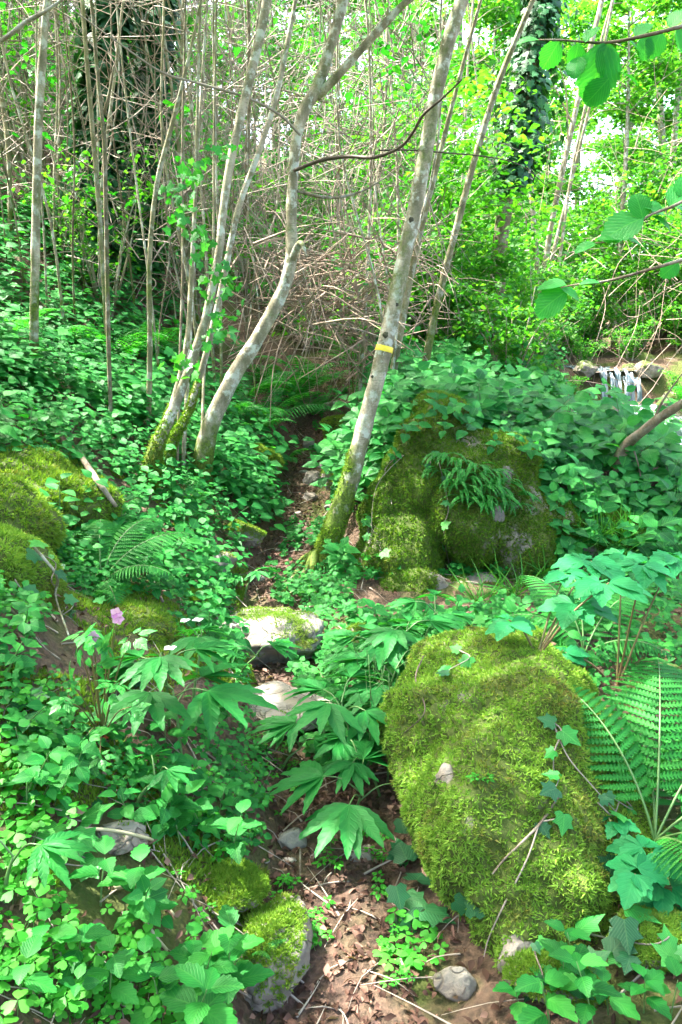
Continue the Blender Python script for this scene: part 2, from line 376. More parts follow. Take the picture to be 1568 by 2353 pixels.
def catmull(pts, per=6):
    p = np.asarray(pts, float)
    if len(p) < 3: return np.linspace(p[0], p[-1], per + 1)
    q = np.vstack([2 * p[0] - p[1], p, 2 * p[-1] - p[-2]]); out = []
    for i in range(1, len(q) - 2):
        for t in np.linspace(0, 1, per, endpoint=False):
            a, b_, c, d = q[i - 1:i + 3]
            out.append(.5 * (2 * b_ + (c - a) * t + (2 * a - 5 * b_ + 4 * c - d) * t * t + (3 * b_ - a - 3 * c + d) * t ** 3))
    out.append(p[-1]); return np.array(out)
def tube(pts, rad, sides=6, per=5, rough=0.0, seed=0, mossf=None, smoothp=True):
    p = catmull(pts, per) if smoothp else np.asarray(pts, float)
    n = len(p); rr = np.interp(np.linspace(0, 1, n), np.linspace(0, 1, len(rad)), rad)
    t = unit(np.gradient(p, axis=0)); ref = np.array((1., 0, 0)) if abs(t[0][0]) < .8 else np.array((0, 1., 0))
    V = np.zeros((n, sides, 3)); an = np.arange(sides) * 2 * math.pi / sides
    a = unit(np.cross(t[0], ref))
    for i in range(n):
        a = unit(a - t[i] * np.dot(a, t[i])); b_ = np.cross(t[i], a)
        V[i] = p[i] + rr[i] * (np.cos(an)[:, None] * a + np.sin(an)[:, None] * b_)
    if rough:
        V = V + (V - p[:, None]) * (rough * fbm(V * 9 + seed, seed, 3))[..., None]
    V = V.reshape(-1, 3); T = []
    i = np.arange(n - 1)[:, None] * sides; j = np.arange(sides)[None]; j2 = (j + 1) % sides
    q = np.stack([i + j, i + j2, i + sides + j2, i + sides + j], -1).reshape(-1, 4)
    T = np.concatenate([q[:, [0, 1, 2]], q[:, [0, 2, 3]]])
    V = np.vstack([V, p[-1] + t[-1] * rr[-1] * .6]); e = len(V) - 1; bi = (n - 1) * sides
    T = np.concatenate([T, [[bi + k, bi + (k + 1) % sides, e] for k in range(sides)]])
    mo = np.zeros(len(V)) if mossf is None else mossf(V)
    return V, T, None, mo

# ---- leaf templates: y runs along the leaf, z is up
def leaf_t(prof, n=4, fold=.18, droop=.25, serr=0., tipcurl=0):
    t = np.linspace(0, 1, n + 1); w = np.array([prof(x) for x in t])
    if serr:
        w = w * np.where(np.arange(n + 1) % 2 == 1, 1 + serr, 1 - serr)
    zc = -droop * t ** 2 - tipcurl * np.maximum(0, t - .6) ** 2
    V = [(0, t[0], zc[0])]; U = [(0, 0)]; T = []
    prev = (0, 0, 0)
    for i in range(1, n + 1):
        sh = -.04 if (serr and i % 2 == 1) else 0
        if i == n:
            V.append((0, 1, zc[i])); U.append((0, 1)); k = len(V) - 1
            T += [(prev[0], k, prev[1]), (prev[0], prev[2], k)]
        else:
            k = len(V)
            V += [(0, t[i], zc[i]), (-w[i], t[i] - sh, zc[i] + fold * w[i]), (w[i], t[i] - sh, zc[i] + fold * w[i])]
            U += [(0, t[i]), (-w[i], t[i]), (w[i], t[i])]
            if i == 1: T += [(0, k, k + 1), (0, k + 2, k)]
            else: T += [(prev[0], k, prev[1]), (k, k + 1, prev[1]), (prev[0], prev[2], k), (k, prev[2], k + 2)]
            prev = (k, k + 1, k + 2)
    return np.array(V, float), np.array(T), np.array(U, float)
def fan_t(out, c, droop=.2, bow=.12):
    o = np.array(out, float); V = np.vstack([[c], o]); z = -droop * (V[:, 1]) ** 2 - bow * np.abs(V[:, 0]) ** 1.3
    V = np.column_stack([V, z]); n = len(o)
    return V, np.array([(0, i + 1, (i + 1) % n + 1) for i in range(n)])[:, [0, 2, 1]], np.column_stack([V[:, 0], V[:, 1]])
ov = lambda t: .36 * math.sin(math.pi * min(1, t ** .72)) ** .9 if 0 < t < 1 else 0
rnd_ = lambda t: .47 * math.sin(math.pi * t ** .85) ** .7 if 0 < t < 1 else 0
haz = lambda t: .44 * math.sin(math.pi * t ** 1.05) ** .62 if 0 < t < 1 else 0
lan = lambda t: .135 * math.sin(math.pi * t ** .8) ** .9 if 0 < t < 1 else 0
pin = lambda t: .10 * (1 - t) ** .55 + .004
T_OV = leaf_t(ov, 4, .2, .28); T_OVS = leaf_t(ov, 10, .2, .3, .09); T_RND = leaf_t(rnd_, 4, .12, .2)
T_HAZ = leaf_t(haz, 14, .14, .25, .07, .3); T_LAN = leaf_t(lan, 10, .25, .20, .07); T_LAN2 = leaf_t(lan, 5, .3, .35)
T_PIN = leaf_t(lambda t: .11 * min(1, (t + .12) * 5) * (1 - t ** 2.2) + .006 if t > 0 else .05, 30, .16, .18, .24)
T_PINL = leaf_t(lambda t: .13 * (1 - t ** 2) + .006 if t > 0 else .05, 8, .1, .2, .3)
T_FAR = leaf_t(ov, 2, .25, .2)
ivo = [(0, 0), (-.22, -.12), (-.46, .02), (-.36, .25), (-.52, .48), (-.24, .56), (0, 1), (.24, .56), (.52, .48), (.36, .25), (.46, .02), (.22, -.12)]
T_IVY = fan_t(ivo, (0, .35), .15, .15)
def clover():
    Vs = []; Ts = []; k = 0
    for a in (0, 120, 240):
        o = [(0, .04), (-.20, .22), (-.36, .48), (-.30, .70), (-.13, .75), (0, .62), (.13, .75), (.30, .70), (.36, .48), (.20, .22)]
        V, T, U = fan_t(o, (0, .45), .3, .15); ca, sa = math.cos(R(a)), math.sin(R(a))
        V2 = V.copy(); V2[:, 0] = V[:, 0] * ca - V[:, 1] * sa; V2[:, 1] = V[:, 0] * sa + V[:, 1] * ca
        Vs.append(V2); Ts.append(T + k); k += len(V)
    V = np.concatenate(Vs); return V, np.concatenate(Ts), V[:, :2] * 1.
T_CLO = clover()
def cutleaf():
    Vs = []; Ts = []; k = 0
    for a, s in ((0, 1), (62, .85), (-62, .85), (125, .6), (-125, .6)):
        for b_, o, q in ((0, .25, .75), (35, .3, .42), (-35, .3, .42), (38, .52, .3), (-38, .52, .3)):
            V, T, U = leaf_t(lambda t: .22 * math.sin(math.pi * t ** .9) if 0 < t < 1 else 0, 3, .1, .15)
            V = V * q; cb, sb = math.cos(R(b_)), math.sin(R(b_))
            V = np.column_stack([V[:, 0] * cb - V[:, 1] * sb, V[:, 0] * sb + V[:, 1] * cb + o * .9, V[:, 2]]) * s * .8
            ca, sa = math.cos(R(a)), math.sin(R(a))
            V = np.column_stack([V[:, 0] * ca - V[:, 1] * sa, V[:, 0] * sa + V[:, 1] * ca + .1, V[:, 2] - .1 * np.hypot(V[:, 0], V[:, 1])])
            Vs.append(V); Ts.append(T + k); k += len(V)
    V = np.concatenate(Vs); return V, np.concatenate(Ts), V[:, :2]
T_CUT = cutleaf()
def sprig(nb=3):
    Vs = []; T = []; k = 0
    for a in range(nb):
        an = a * 2 * math.pi / nb; c, s = math.cos(an), math.sin(an); w = .20
        Vs += [(-s * w, c * w, 0), (s * w, -c * w, 0), (c * .55, s * .55, .95)]; T.append((k, k + 1, k + 2)); k += 3
    return np.array(Vs), np.array(T), np.zeros((k, 2))
T_SPR = sprig()
T_BLADE = leaf_t(lambda t: .022 * (1 - t) + .004 if t > 0 else .02, 4, .1, .5)

def frames(d, nrm):
    y = unit(d); x = unit(np.cross(y, nrm)); z = np.cross(x, y); return np.stack([x, y, z], -1)
def scatter(t, pos, Rm, s):
    V0, T0, U0 = t; N = len(pos); s = np.asarray(s, float).reshape(N, -1)
    V = np.einsum('nij,nmj->nmi', Rm, V0[None] * (s[:, None, :] if s.shape[1] > 1 else s[:, :, None])) + pos[:, None]
    T = (T0[None] + (np.arange(N) * len(V0))[:, None, None]).reshape(-1, 3)
    return V.reshape(-1, 3), T, np.tile(U0, (N, 1))
def rand_dirs(N, zmin=-.3, zmax=.5, g=rng):
    a = g.uniform(0, 2 * math.pi, N); z = g.uniform(zmin, zmax, N); r = np.sqrt(1 - z * z)
    return np.column_stack([r * np.cos(a), r * np.sin(a), z])
def near_up(N, j, g=rng): return unit(np.array((0, 0, 1.)) + g.normal(0, j, (N, 3)))
def m4(Rm, p, s):
    M = Matrix.Identity(4)
    for i in range(3):
        for j in range(3): M[i][j] = float(Rm[i][j]) * s
        M[i][3] = float(p[i])
    return M
def place_leaf(name, me, parent, p, d, nrm, s):
    return obj(name, me, parent, M=m4(frames(np.asarray(d, float), np.asarray(nrm, float)), p, s))

# ------------------------------------------------------------------ the ground
def axis(lo, hi, n, c, k):
    t = np.linspace(-1, 1, n); s = np.sinh(k * t) / math.sinh(k)
    return np.where(s < 0, c + s * (c - lo), c + s * (hi - c))
gx = axis(-45, 60, 330, .2, 4.6); gy = axis(-12, 110, 350, 3.2, 4.6)
X, Y = np.meshgrid(gx, gy); Z = hgt(X, Y)
nx, ny = len(gx), len(gy); ii = (np.arange(ny - 1)[:, None] * nx + np.arange(nx - 1)[None]).ravel()
Tq = np.concatenate([np.column_stack([ii, ii + 1, ii + nx + 1]), np.column_stack([ii, ii + nx + 1, ii + nx])])
tag(obj('ground', mesh('ground', np.column_stack([X.ravel(), Y.ravel(), Z.ravel()]), Tq, 'forest_soil', smooth=True)), 'brown forest soil rising steeply to the left of the path', None, kind='structure')
# the trodden path: a ragged-edged sheet on the ground
ys = np.linspace(.4, 9.6, 260); cols = np.linspace(-1, 1, 19)
wl_ = path_w(ys) + .07 * fbm(np.column_stack([ys * 3, ys * 0, ys * 0]), 21, 3); wr_ = path_w(ys) + .07 * fbm(np.column_stack([ys * 3, ys * 0 + 9, ys * 0]), 22, 3)
PXg = path_x(ys)[:, None] + np.where(cols[None] < 0, cols[None] * wl_[:, None], cols[None] * wr_[:, None]); PYg = np.repeat(ys[:, None], 19, 1)
PZg = hgt(PXg, PYg) + .012 - .014 * np.abs(cols[None]) ** 4
nn_ = 19; ii = (np.arange(259)[:, None] * nn_ + np.arange(18)[None]).ravel()
tag(obj('footpath', mesh('footpath', np.column_stack([PXg.ravel(), PYg.ravel(), PZg.ravel()]), np.concatenate([np.column_stack([ii, ii + 1, ii + nn_ + 1]), np.column_stack([ii, ii + nn_ + 1, ii + nn_])]), 'path_soil', smooth=True)), 'narrow trodden earth path winding between mossy rocks', None, kind='structure')

# ------------------------------------------------------------------ the stream and its little fall
ys = np.concatenate([np.linspace(3, 13.5, 90), np.linspace(13.8, 40, 60)])
for nm, sel in (('stream', ys < 13.6), ('stream', ys > 13.7)):
    yy = ys[sel]; cc = np.linspace(-1, 1, 13); Xs = stream_x(yy)[:, None] + cc[None] * (.95 + .2 * np.sin(yy * 1.7))[:, None]
    Ys = np.repeat(yy[:, None], 13, 1); Zs = water_z(Ys) + .03 * fbm(np.stack([Xs * 3, Ys * 2, Xs * 0], -1), 4, 3)
    ii = (np.arange(len(yy) - 1)[:, None] * 13 + np.arange(12)[None]).ravel()
    tag(obj(nm, mesh(nm, np.column_stack([Xs.ravel(), Ys.ravel(), Zs.ravel()]), np.concatenate([np.column_stack([ii, ii + 1, ii + 14]), np.column_stack([ii, ii + 14, ii + 13])]), 'water', smooth=True)), 'clear stream running down past the bank', None, kind='structure')
wf = thing('waterfall', 'small white waterfall dropping over rocks in the stream', 'waterfall', (4.88, 13.7, .66)); wf.scale = (.56, 1, 1)
for k, (x0, x1, top, ln, yo) in enumerate(((-.60, -.38, .58, .60, .0), (-.36, -.20, .50, .50, -.10), (-.17, .02, .57, .58, -.04), (.06, .16, .42, .42, -.14), (.20, .46, .55, .56, .02), (.48, .62, .44, .44, -.08))):
    u, v = np.meshgrid(np.linspace(0, 1, 16), np.linspace(0, 1, 14)); q3 = np.stack([u * 3 + k * 7, v * 2.5, u * 0], -1); nz3 = fbm(q3, k, 3)
    Xw = x0 + (x1 - x0) * ((u - .5) * (1 + .35 * fbm(np.stack([v * 4 + k, v * 0, v * 0], -1), 5, 2)) + .5) + .05 * nz3 * v; Yw = .14 - .34 * np.sqrt(v) + yo + .05 * nz3; Zw = top - ln * v ** 1.5 - .06 * fbm(np.stack([u * 4 + k * 3, u * 0, u * 0], -1), 9, 2) * (1 - v)
    ii = (np.arange(13)[:, None] * 16 + np.arange(15)[None]).ravel()
    obj('strand', mesh('strand', np.column_stack([Xw.ravel(), Yw.ravel(), Zw.ravel()]), np.concatenate([np.column_stack([ii, ii + 1, ii + 17]), np.column_stack([ii, ii + 17, ii + 16])]), 'falling_water', smooth=True), wf)

# ------------------------------------------------------------------ rocks
ROCKS = []                                                    # footprints (x, y, r)
def ico(sub):
    bm = bmesh.new(); bmesh.ops.create_icosphere(bm, subdivisions=sub, radius=1)
    V = np.array([v.co[:] for v in bm.verts]); T = np.array([[v.index for v in f.verts] for f in bm.faces]); bm.free(); return V, T
ICO = {k: ico(k) for k in (3, 4, 5, 6)}
def vnormals(V, T):
    fn = np.cross(V[T[:, 1]] - V[T[:, 0]], V[T[:, 2]] - V[T[:, 0]]); N = np.zeros_like(V)
    for k in range(3): np.add.at(N, T[:, k], fn)
    return unit(N)
def rock_shape(seed, sub=4, cuts=9, rough=.16, fl=.62):
    g = np.random.default_rng(seed); V, T = ICO[sub]; V = V.copy()
    V *= (1 + .22 * fbm(V * 1.1 + seed * 3.1, seed, 2))[:, None]
    for k in range(cuts):
        nrm = unit(g.normal(0, 1, 3)); d = g.uniform(fl, .92); s = V @ nrm
        V = V - np.outer(np.maximum(0, s - d) * .92, nrm)
    V *= (1 + rough * .5 * fbm(V * 4 + seed, seed + 5, 4))[:, None]
    return V, T
def moss_on(V, T, parent, mat, count, size, maskf=None, lift=.6, tmpl=T_SPR, name='moss', g=rng):
    a = V[T[:, 0]]; b_ = V[T[:, 1]]; c = V[T[:, 2]]; cr = np.cross(b_ - a, c - a); ar = np.linalg.norm(cr, axis=1)
    fi = g.choice(len(T), count, p=ar / ar.sum()); u = g.random(count); v = g.random(count); s = u + v > 1; u[s] = 1 - u[s]; v[s] = 1 - v[s]
    p = a[fi] + u[:, None] * (b_ - a)[fi] + v[:, None] * (c - a)[fi]; n = unit(cr[fi])
    if maskf is not None:
        k = maskf(p, n) > g.random(count); p = p[k]; n = n[k]
    if len(p) == 0: return None
    N = len(p); zc = unit(n * .75 + np.array((0, 0, -.25)) * (1 - n[:, 2:3]) + g.normal(0, .45, (N, 3)))
    Rm = frames(unit(g.normal(0, 1, (N, 3))), zc)
    Vm, Tm, Um = scatter(tmpl, p - n * size * .1, Rm, size * g.uniform(.6, 1.35, N))
    o = obj(name, mesh(name, Vm, Tm, mat), parent); o['kind'] = 'stuff'
    return o
def rock(name, label, pos, size, seed, mat='limestone', rz=0, sub=4, moss=.25, mossn=0, mmat='soft_moss', group=None, sink=.3, cat='rock', msize=.011, fl=.62, cuts=9, tilt=0):
    V, T = rock_shape(seed, sub, cuts, fl=fl); V = V * np.array(size)
    if tilt:
        ct, st = math.cos(tilt), math.sin(tilt); V = np.column_stack([V[:, 0] * ct + V[:, 2] * st, V[:, 1], -V[:, 0] * st + V[:, 2] * ct])
    c, s = math.cos(rz), math.sin(rz); V = np.column_stack([V[:, 0] * c - V[:, 1] * s, V[:, 0] * s + V[:, 1] * c, V[:, 2]])
    x, y = pos[0], pos[1]; z = (pos[2] if len(pos) > 2 else float(hgt(x, y))) + size[2] * (1 - 2 * sink)
    N = vnormals(V, T); mo = np.clip(moss + .35 * N[:, 2] + .3 * fbm(V * 5 + seed, seed, 3) - .1, 0, 1)
    t = thing(name, label, cat, (x, y, z), group=group)
    obj('stone', mesh('stone', V, T, mat, moss=mo, smooth=True), t)
    if mossn:
        mk = lambda p, n: np.clip((moss + .35 * n[:, 2] + .3 * fbm(p * 5 + seed, seed, 3) - .42) * 5, 0, 1)
        moss_on(V, T, t, mmat, mossn, msize, mk)
    W = V + np.array((x, y, z)); BV.append(BVHTree.FromPolygons([Vector(v) for v in W], [tuple(int(i) for i in f) for f in T]))
    ROCKS.append((x, y, max(size[0], size[1]) * .9))
    return t

# --- the big moss-covered boulder by the path
def boulder():
    st = np.array([  # y, x left, x right, z bottom, z top
        (1.54, .46, .60, -.06, .05), (1.62, .38, .70, -.08, .16), (1.78, .29, .82, -.12, .31), (2.0, .215, .93, -.12, .45),
        (2.2, .175, 1.00, -.12, .545), (2.45, .175, 1.01, -.12, .60), (2.7, .23, .97, -.10, .61), (2.9, .32, .88, -.05, .56), (3.02, .45, .74, .1, .45)])
    n, sides = 170, 190
    yy = np.linspace(0, 1, n); yy = .5 - .5 * np.cos(yy * math.pi); yy = st[0, 0] + (st[-1, 0] - st[0, 0]) * yy
    xl, xr, zb, zt = (smooth_interp(yy, st[:, 0], st[:, i]) for i in (1, 2, 3, 4))
    e = np.sqrt(np.clip(1 - np.abs((yy - 2.28) / .742) ** 5, 0, 1)); e = np.clip(e, .0, 1)
    a = (xr - xl) / 2 * e; bb = (zt - zb) / 2 * e; xc = (xl + xr) / 2; zc = (zb + zt) / 2
    an = np.linspace(0, 2 * math.pi, sides, endpoint=False); ex = 2 / 2.7
    cx = np.sign(np.cos(an)) * np.abs(np.cos(an)) ** ex; cz = np.sign(np.sin(an)) * np.abs(np.sin(an)) ** ex
    V = np.zeros((n, sides, 3)); V[..., 0] = xc[:, None] + a[:, None] * cx; V[..., 1] = yy[:, None]; V[..., 2] = zc[:, None] + bb[:, None] * cz
    # the left flank undercuts towards the ground and a crest runs down the middle
    tz = (V[..., 2] - zb[:, None]) / np.maximum(zt - zb, .01)[:, None]
    V[..., 0] += .10 * np.clip(.62 - tz, 0, 1) * (cx < 0)
    V[..., 1] += .16 * np.clip(.55 - tz, 0, 1)
    V[..., 2] -= .85 * np.clip(V[..., 0] - (.68 + .10 * (V[..., 1] - 2.2)), 0, 1) * np.clip(cz * 1.4, 0, 1)
    V = V.reshape(-1, 3); i = np.arange(n - 1)[:, None] * sides; j = np.arange(sides)[None]; j2 = (j + 1) % sides
    q = np.stack([i + j, i + j2, i + sides + j2, i + sides + j], -1).reshape(-1, 4); T = np.concatenate([q[:, [0, 2, 1]], q[:, [0, 3, 2]]])
    c0_ = V.mean(0)                                              # planed faces: it is a broken block, not a pebble
    for nrm_, f_ in (((-.80, -.35, .48), .90), ((-.15, -.72, .68), .93), ((.75, -.25, .60), .88), ((-.2, .1, .97), .93), ((-.85, -.5, -.1), .93), ((.2, -.9, -.1), .95)):
        nrm_ = unit(nrm_); sd_ = (V - c0_) @ nrm_; V = V - np.outer(np.maximum(0, sd_ - sd_.max() * f_) * .85, nrm_)
    N = vnormals(V, T)
    if (N * (V - V.mean(0))).sum() < 0: T = T[:, ::-1]; N = -N
    V = V + N * (.060 * fbm(V * 3.2, 41, 3) + .018 * fbm(V * 13, 42, 3) + .015 * fbm(V * 30, 43, 2))[:, None]
    return V, T
BO = np.array((.58, 2.3, 0.0))
bV, bT = boulder(); BV.append(BVHTree.FromPolygons([Vector(v) for v in bV], [tuple(int(i) for i in f) for f in bT]))
bt = thing('mossy_boulder', 'big boulder thickly covered in yellow-green moss beside the path', 'boulder', BO)
nV = vnormals(bV, bT)
bare1, _ = hit(1015, 1775); bare2, _ = hit(1200, 2215)
BMOSS = sstep(.5, 1.1, np.minimum(np.linalg.norm(bV - bare1, axis=1) / .034, np.linalg.norm(bV - bare2, axis=1) / .06) + .5 * fbm(bV * 22, 8, 2))
obj('stone', mesh('stone', bV - BO, bT, 'limestone', moss=np.full(len(bV), .75) * BMOSS, smooth=True), bt)
def bmask(p, n):
    w = p + BO
    d = np.minimum(np.linalg.norm((w - bare1) * (1, 1, 1), axis=1) / .034, np.linalg.norm(w - bare2, axis=1) / .06)
    thin = sstep(.0, .5, fbm(w * 7, 61, 3) + .42)
    return np.clip(sstep(.7, 1.2, d + .35 * fbm(w * 25, 8, 2)) * (.55 + .45 * thin), 0, 1) * np.where(n[:, 2] < -.55, .1, 1)
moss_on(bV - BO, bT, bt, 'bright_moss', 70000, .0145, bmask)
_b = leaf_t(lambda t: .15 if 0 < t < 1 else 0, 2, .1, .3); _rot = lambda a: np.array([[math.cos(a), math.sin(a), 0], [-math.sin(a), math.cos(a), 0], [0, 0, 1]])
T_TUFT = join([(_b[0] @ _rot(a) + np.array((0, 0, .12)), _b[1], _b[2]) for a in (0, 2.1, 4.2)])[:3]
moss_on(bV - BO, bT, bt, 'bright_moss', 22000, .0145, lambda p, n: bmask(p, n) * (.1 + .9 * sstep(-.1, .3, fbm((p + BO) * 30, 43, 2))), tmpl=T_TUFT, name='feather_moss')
for (a, b_) in ((.45, 2.0), (.65, 1.9), (.75, 2.2), (.55, 2.6), (.4, 2.5), (.8, 2.5)): ROCKS.append((a + .02, b_, .34))

# --- the mossy outcrop across the path: lumps fused into one rock
def fuse(lumps, vox, seed, amp=.05):
    bm = bmesh.new()
    for (c, s) in lumps:
        r = bmesh.ops.create_icosphere(bm, subdivisions=4, radius=1)
        for v in r['verts']: v.co = Vector((c[0] + v.co.x * s[0], c[1] + v.co.y * s[1], c[2] + v.co.z * s[2]))
    me = bpy.data.meshes.new('tmp'); bm.to_mesh(me); bm.free(); o = bpy.data.objects.new('tmp', me); C.objects.link(o)
    md = o.modifiers.new('r', 'REMESH'); md.mode = 'VOXEL'; md.voxel_size = vox
    sm = o.modifiers.new('s', 'SMOOTH'); sm.iterations = 6
    dg = bpy.context.evaluated_depsgraph_get(); ev = o.evaluated_get(dg); m2 = ev.to_mesh(); m2.calc_loop_triangles()
    V = np.zeros(len(m2.vertices) * 3); m2.vertices.foreach_get('co', V); V = V.reshape(-1, 3)
    T = np.zeros(len(m2.loop_triangles) * 3, np.int32); m2.loop_triangles.foreach_get('vertices', T); T = T.reshape(-1, 3)
    ev.to_mesh_clear(); bpy.data.objects.remove(o); bpy.data.meshes.remove(me)
    N = vnormals(V, T); V = V + N * (amp * fbm(V * 2.6, seed, 3) + .25 * amp * fbm(V * 10, seed + 3, 3))[:, None]
    return V, T
def PP(dx, dy, Y): return P(dx, dy, Y)
ol = [(P(930, 1290, 4.55), (.24, .3, .34)), (P(950, 1130, 4.75), (.19, .3, .30)), (P(1000, 1010, 4.95), (.26, .35, .22)), (P(1080, 1180, 4.55), (.26, .30, .28)),
      (P(1090, 1075, 4.75), (.32, .34, .24)), (P(1160, 1080, 4.85), (.22, .3, .26)), (P(1200, 1230, 4.65), (.26, .32, .33)), (P(1060, 1330, 4.75), (.36, .3, .24)),
      (P(890, 1200, 4.7), (.16, .26, .28)), (P(880, 1320, 4.6), (.18, .26, .25)), (P(1000, 1380, 4.55), (.42, .3, .20)), (P(1010, 955, 5.05), (.22, .3, .16)), (P(1260, 1230, 4.75), (.2, .3, .3)), (P(950, 1370, 4.3), (.2, .2, .17)), (P(1080, 1385, 4.3), (.26, .2, .15)), (P(1210, 1390, 4.35), (.22, .2, .15)), (P(1230, 1350, 4.75), (.3, .3, .2))]
oV, oT = fuse(ol, .022, 77, .075)
OO = np.array((.55, 4.75, .2))
BV.append(BVHTree.FromPolygons([Vector(v) for v in oV], [tuple(int(i) for i in f) for f in oT]))
ot = thing('mossy_outcrop', 'tall rock outcrop with hanging moss and small ferns across the path', 'rock', OO)
bares = [(hit(1170, 1090)[0], .06), (hit(1030, 1345)[0], .10), (hit(1100, 1330)[0], .10), (hit(1150, 1180)[0], .05), (hit(1240, 1360)[0], .12)]
def omask(p, n):
    w = p + OO; d = np.min([np.linalg.norm(w - b0, axis=1) / r0 for b0, r0 in bares], axis=0)
    return sstep(.6, 1.25, d + .55 * fbm(w * 14, 8, 3)) * (.62 + .38 * sstep(-.6, -.1, fbm(w * 4, 19, 3)))
obj('stone', mesh('stone', oV - OO, oT, 'dark_rock', moss=np.clip(omask(oV - OO, oV) * .85, 0, 1), smooth=True), ot)
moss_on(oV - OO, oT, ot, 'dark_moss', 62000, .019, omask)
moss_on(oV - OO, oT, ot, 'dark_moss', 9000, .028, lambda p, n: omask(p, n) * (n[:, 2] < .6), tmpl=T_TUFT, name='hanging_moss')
ROCKS += [(.25, 4.7, .35), (.6, 4.75, .4), (.9, 4.8, .35), (.28, 4.05, .3), (.62, 4.05, .36), (.98, 4.1, .32)]
# the lower ledge of the bank further right
ol2 = [(P(1400, 1290, 4.7), (.35, .3, .35)), (P(1500, 1400, 4.55), (.3, .25, .25)), (P(1450, 1450, 4.5), (.3, .25, .18)), (P(1330, 1400, 4.75), (.25, .25, .2))]
o2V, o2T = fuse(ol2, .03, 79, .05); O2 = np.array((1.7, 4.7, .2))
BV.append(BVHTree.FromPolygons([Vector(v) for v in o2V], [tuple(int(i) for i in f) for f in o2T]))
o2 = thing('rock_ledge', 'dark wet rock ledge draped with moss behind the tall ferns', 'rock', O2)
o2m = lambda p, n: sstep(-.2, .3, fbm((p + O2) * 4, 12, 3) + .1)
obj('stone', mesh('stone', o2V - O2, o2T, 'dark_rock', moss=np.clip(o2m(o2V - O2, o2V) * .8, 0, 1), smooth=True), o2)
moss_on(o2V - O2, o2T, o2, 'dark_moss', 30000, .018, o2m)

# --- mossy masses on the left
lV, lT = fuse([(P(-5, 1370, 2.6), (.14, .3, .20)), (P(-30, 1500, 2.5), (.2, .3, .2)), (P(40, 1470, 2.55), (.09, .2, .20)), (P(75, 1580, 2.5), (.07, .18, .13)), (P(-60, 1700, 2.3), (.3, .3, .2)), (P(60, 1300, 2.75), (.05, .12, .06)), (P(-80, 1300, 2.7), (.2, .3, .14))], .014, 91, .05)
LO = np.array((-1.2, 2.6, .45)); BV.append(BVHTree.FromPolygons([Vector(v) for v in lV], [tuple(int(i) for i in f) for f in lT]))
LO[:] = LO
lt = thing('mossy_rock_hump', 'steep moss-clad rock hump on the left bank above the ivy', 'rock', LO)
obj('stone', mesh('stone', lV - LO, lT, 'dark_rock', moss=np.full(len(lV), .8), smooth=True), lt)
moss_on(lV - LO, lT, lt, 'bright_moss', 45000, .018, lambda p, n: .35 + .65 * sstep(-.3, .2, fbm((p + LO) * 6, 3, 3)))
ROCKS += [(-1.15, 2.6, .25), (-1.4, 2.9, .35)]
l2V, l2T = fuse([(P(215, 1600, 2.75), (.22, .3, .20)), (P(290, 1480, 3.0), (.22, .25, .17)), (P(200, 1690, 2.6), (.20, .22, .16)), (P(330, 1560, 2.9), (.13, .2, .14))], .018, 93, .035)
L2 = np.array((-.85, 2.8, .25)); BV.append(BVHTree.FromPolygons([Vector(v) for v in l2V], [tuple(int(i) for i in f) for f in l2T]))
l2 = thing('mossy_mound', 'low dark green moss mound under the pink-flowered herb', 'rock', L2)
obj('stone', mesh('stone', l2V - L2, l2T, 'dark_rock', moss=np.full(len(l2V), .8), smooth=True), l2)
moss_on(l2V - L2, l2T, l2, 'soft_moss', 28000, .017, lambda p, n: .4 + .6 * sstep(-.3, .2, fbm((p + L2) * 6, 3, 3)))
ROCKS += [(-.85, 2.75, .36), (-.76, 2.38, .26)]
l3V, l3T = fuse([(G(60, 1150) - (0, -.1, .05), (.36, .40, .16)), (G(140, 1120) - (0, 0, .06), (.22, .3, .13)), (G(-40, 1200) - (0, 0, .02), (.3, .3, .2)), (G(20, 1080) - (0, 0, .05), (.3, .3, .16))], .025, 95, .06)
L3 = np.array((-1.75, 3.9, .8)); BV.append(BVHTree.FromPolygons([Vector(v) for v in l3V], [tuple(int(i) for i in f) for f in l3T]))
l3 = thing('mossy_slab', 'broad soft green moss cushion on the left bank beyond the fern', 'rock', L3)
obj('stone', mesh('stone', l3V - L3, l3T, 'dark_rock', moss=np.full(len(l3V), .8), smooth=True), l3)
moss_on(l3V - L3, l3T, l3, 'soft_moss', 24000, .023, lambda p, n: .25 + .75 * sstep(-.2, .2, fbm((p + L3) * 12, 3, 3)))
ROCKS += [(float(l3V[:, 0].mean()), float(l3V[:, 1].mean()), .34)]

def rk(name, label, dx, dy, w, asp=(1, .8, .55), seed=1, **kw):
    p = G(dx, dy); s = diam(w, p) / 2
    return rock(name, label, (p[0], p[1] + s * asp[1] * .3), (s * asp[0], s * asp[1], s * asp[2]), seed, **kw)
rk('path_stone', 'broad pale sunlit rock with a moss rim stepping across the path', 600, 1520, 300, (1, .8, .5), 5, sub=5, moss=.18, mossn=12000, msize=.010, sink=.32, rz=.3)
rk('path_stone', 'flat grey-pink stone slab, a step below the larger pale rock', 655, 1675, 265, (1, .8, .42), 8, sub=5, moss=.08, mossn=7000, msize=.010, sink=.30, rz=-.2, fl=.55, cuts=12)
rk('stone', 'small tan stone lying in the leaves beside the uphill path', 500, 1310, 90, (1, .7, .6), 12, moss=.1, mossn=1200)
rk('stone', 'mossy rounded stone at the path edge under the coppiced stems', 555, 1245, 110, (1, .8, .6), 13, moss=.5, mossn=5000)
rk('stone', 'small moss-capped stone glowing in a sun patch left of the path', 450, 1385, 75, (1, .8, .5), 14, moss=.6, mossn=4000, mmat='bright_moss')
